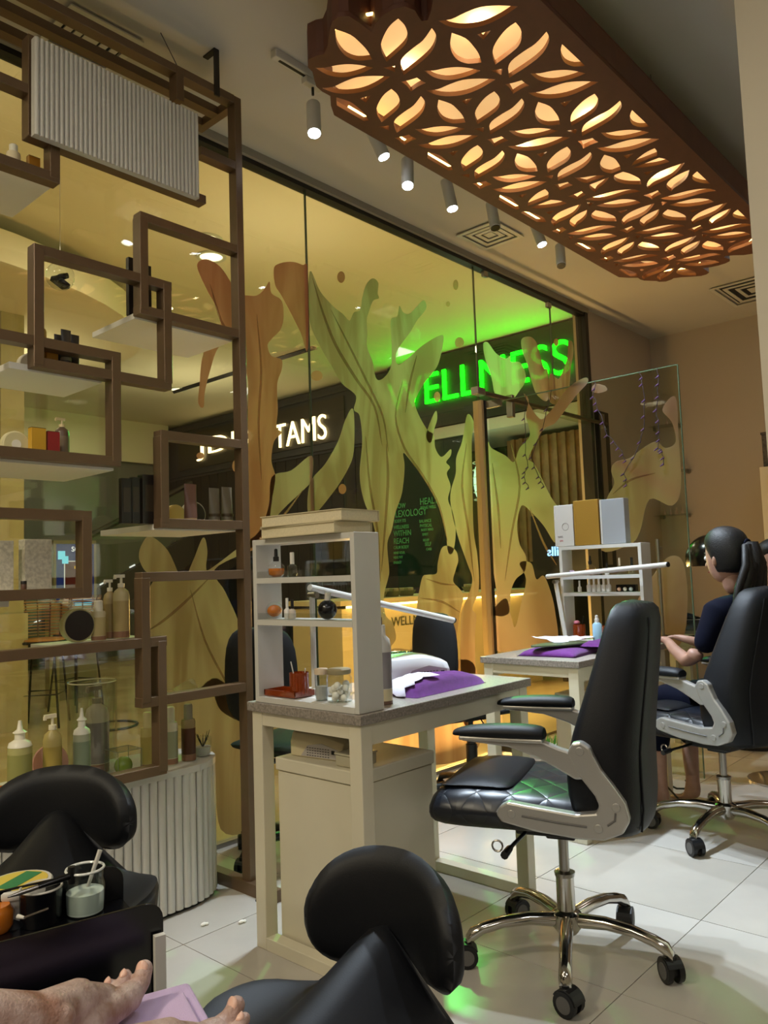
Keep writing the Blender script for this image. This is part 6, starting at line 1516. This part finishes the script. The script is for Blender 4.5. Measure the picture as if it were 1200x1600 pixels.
# escalator
a_ = at(60, 880, 'y', y_e); b_ = at(285, 762, 'y', y_e); d_ = (b_-a_).normalized()
t = thing('escalator', 'escalator with black handrail rising to the right in the mall', 'escalator', (a_.x, y_e, 0))
s0, s1 = a_-d_*1.6, b_+d_*.2
mk('handrail', G().tube([s0, s1], .05, 8), blackp, t, sm=40); mk('handrail', G().tube([s0+V((0, .3, -.12)), s1+V((0, .3, -.12))], .035, 8), blackp, t, sm=40)
g = G().rings([[s0+V((0, e, -.05)), s1+V((0, e, -.05)), s1+V((0, e, -.85)), s0+V((0, e, -.85))] for e in (-.01, .01)]); mk('balustrade_glass', g, mat('balustrade', (92, 98, 90), .25), t)
g = G().rings([[s0+V((0, e, -.86)), s1+V((0, e, -.86)), s1+V((0, e, -1.35)), s0+V((0, e, -1.35))] for e in (-.06, .5)]); mk('truss', g, mat('truss_dark', (62, 62, 58), .35, .4), t)
for k in range(16):
    q = s0.lerp(s1, (k+.5)/16)+V((0, .1, -.83)); mk('step_light', G().ob(tuple(q+V((0, -.12, .0))), (.10, .02, .02), 0, 0, -.42), emis('step_glow', (220, 225, 235), 1.5) if k % 2 else steel, t)
# poster screen
a_ = at(88, 850, 'y', 8.2); b_ = at(140, 940, 'y', 8.2)
t = thing('digital_poster', 'backlit portrait poster screen beside the escalator', 'display screen', (a_.x+.15, 8.2, 0))
x0, x1, z1, z0 = a_.x, a_.x+.42, a_.z+.0, a_.z-.66
mk('frame', G().box((x0-.03, 8.2, 0), (x1+.03, 8.26, z1+.04)), mat('frame_grey', (130, 126, 112), .4), t)
mk('screen', G().box((x0, 8.195, z0), (x1, 8.2, z1)), emis('screen_navy', (26, 40, 86), 1.0), t)
mk('image_block', G().box((x0+.08, 8.19, z0+.06), (x1-.03, 8.194, z1-.18)), emis('screen_white', (226, 226, 226), .8), t); mk('image_block', G().box((x0+.09, 8.186, z0+.07), (x1-.04, 8.19, z1-.19)), emis('screen_dark', (70, 30, 24), .9), t)
rb = random.Random(2)
for k in range(14): x, z = x0+.1+.24*rb.random(), z0+.09+.34*rb.random(); mk('image_patch', G().box((x, 8.183, z), (x+.05, 8.186, z+.03)), emis('patch_%d' % (k % 4), ((230, 190, 60), (190, 40, 30), (230, 120, 40), (240, 230, 200))[k % 4], .9), t)
mk('cloud_shape', G().ob((x0+.05, 8.185, z1-.12), (.08, .004, .09)).ob((x0+.09, 8.185, z1-.17), (.07, .004, .08)), emis('screen_cyan', (110, 210, 240), 1.2), t, bev=.002)
mk('title', text_mesh('SCOPE', .075, .001, frameM((x0+.16, 8.188, z1-.08), (1, 0, 0), (0, 0, 1)), .001), emis('screen_title', (230, 235, 240), 1.2), t)
mk('footer', G().box((x1-.22, 8.19, z0-.0), (x1-.02, 8.194, z0+.025)), MC['screen_cyan'], t)
# rattan bar stools + high table
rat = mat('rattan', (176, 124, 58), .6)
def rattan(loc, rz, lab):
    t = thing('rattan_stool', lab, 'stool', loc, rz, None); H = .72
    for k in range(4):
        a = pi/4+k*pi/2; mk('leg', G().tube([(.17*cos(a), .17*sin(a), H), (.25*cos(a), .25*sin(a), 0)], .010, 6), blackp, t, local=True)
    mk('foot_ring', G().tube([(.225*cos(pi/4+k*pi/2), .225*sin(pi/4+k*pi/2), .28) for k in range(4)], .008, 6, close=True), blackp, t, local=True)
    mk('seat_frame', G().tube([(.2*cos(a), .2*sin(a), H) for a in [2*pi*j/24 for j in range(24)]], .012, 6, close=True), blackp, t, local=True)
    mk('seat', G().lathe((0, 0, H), [(.15, .0), (.2, .015), (.19, .03)], 24), rat, t, local=True, sm=50)
    for k in range(12):
        z = H+.05+.027*k; r = .21+.02*k/12; mk('cane', G().tube([(r*cos(a), r*sin(a), z+.0) for a in [pi*.55+pi*.9*j/14 for j in range(15)]], .0055, 5), rat, t, local=True)
    for k in range(7):
        a = pi*.55+pi*.9*k/6; mk('upright', G().tube([(.2*cos(a), .2*sin(a), H), (.235*cos(a), .235*sin(a), H+.38)], .007, 5), mat('rattan_dark', (96, 58, 30), .6), t, local=True)
    return t
rs1 = rattan((3.15, 6.9, 0), R_(230), 'rattan bar stool with black legs beside the column')
p = at(108, 1070, 'z', 0)
dup(rs1, (3.75, 7.5, 0), R_(200), 'second rattan bar stool, farther right behind the first')
t = thing('high_table', 'pale high bar table behind the rattan stools', 'table', (3.3, 7.9, 0)); mk('top', G().box((2.4, 7.75, .98), (3.85, 8.05, 1.03)), cp, t); mk('leg', G().box((2.5, 7.85, 0), (2.6, 7.95, .98)), cp, t); mk('leg', G().box((3.65, 7.85, 0), (3.75, 7.95, .98)), cp, t)
t = thing('floor_basket', 'black wire ring frame on the mall floor', 'frame', (3.6, 6.2, 0))
mk('ring', G().tube([(3.45+.22*cos(2*pi*j/24), 6.3+.22*sin(2*pi*j/24), .012) for j in range(24)], .010, 5, close=True), blackp, t)
for o in bpy.data.objects:
    if '_o' in o: del o['_o']
# alike things share a group phrase
_by = {}
for o in bpy.data.objects:
    if o.parent is None and 'category' in o: _by.setdefault(o.name.split('.')[0], []).append(o)
_where = {'office_chair': 'black office chairs at the desks', 'saddle_stool': 'saddle stools in the foreground', 'task_chair': 'task chairs on the client side', 'track_spotlight': 'spotlights on the ceiling track', 'manicure_desk': 'manicure desks along the glass', 'desk_shelf_unit': 'shelf units on the desks', 'book': 'books on the nearer shelf unit', 'gift_box': 'boxes on the farther shelf unit', 'string_light': 'string lights on the glass door', 'magazine': 'magazines on the side counter', 'squeeze_bottle': 'bottles on the display counter'}
for k, l in _by.items():
    if len(l) > 1:
        for o in l:
            if 'group' not in o: o['group'] = _where.get(k, k.replace('_', ' ') + ('es' if k.endswith('x') else 's') + ' in the salon')
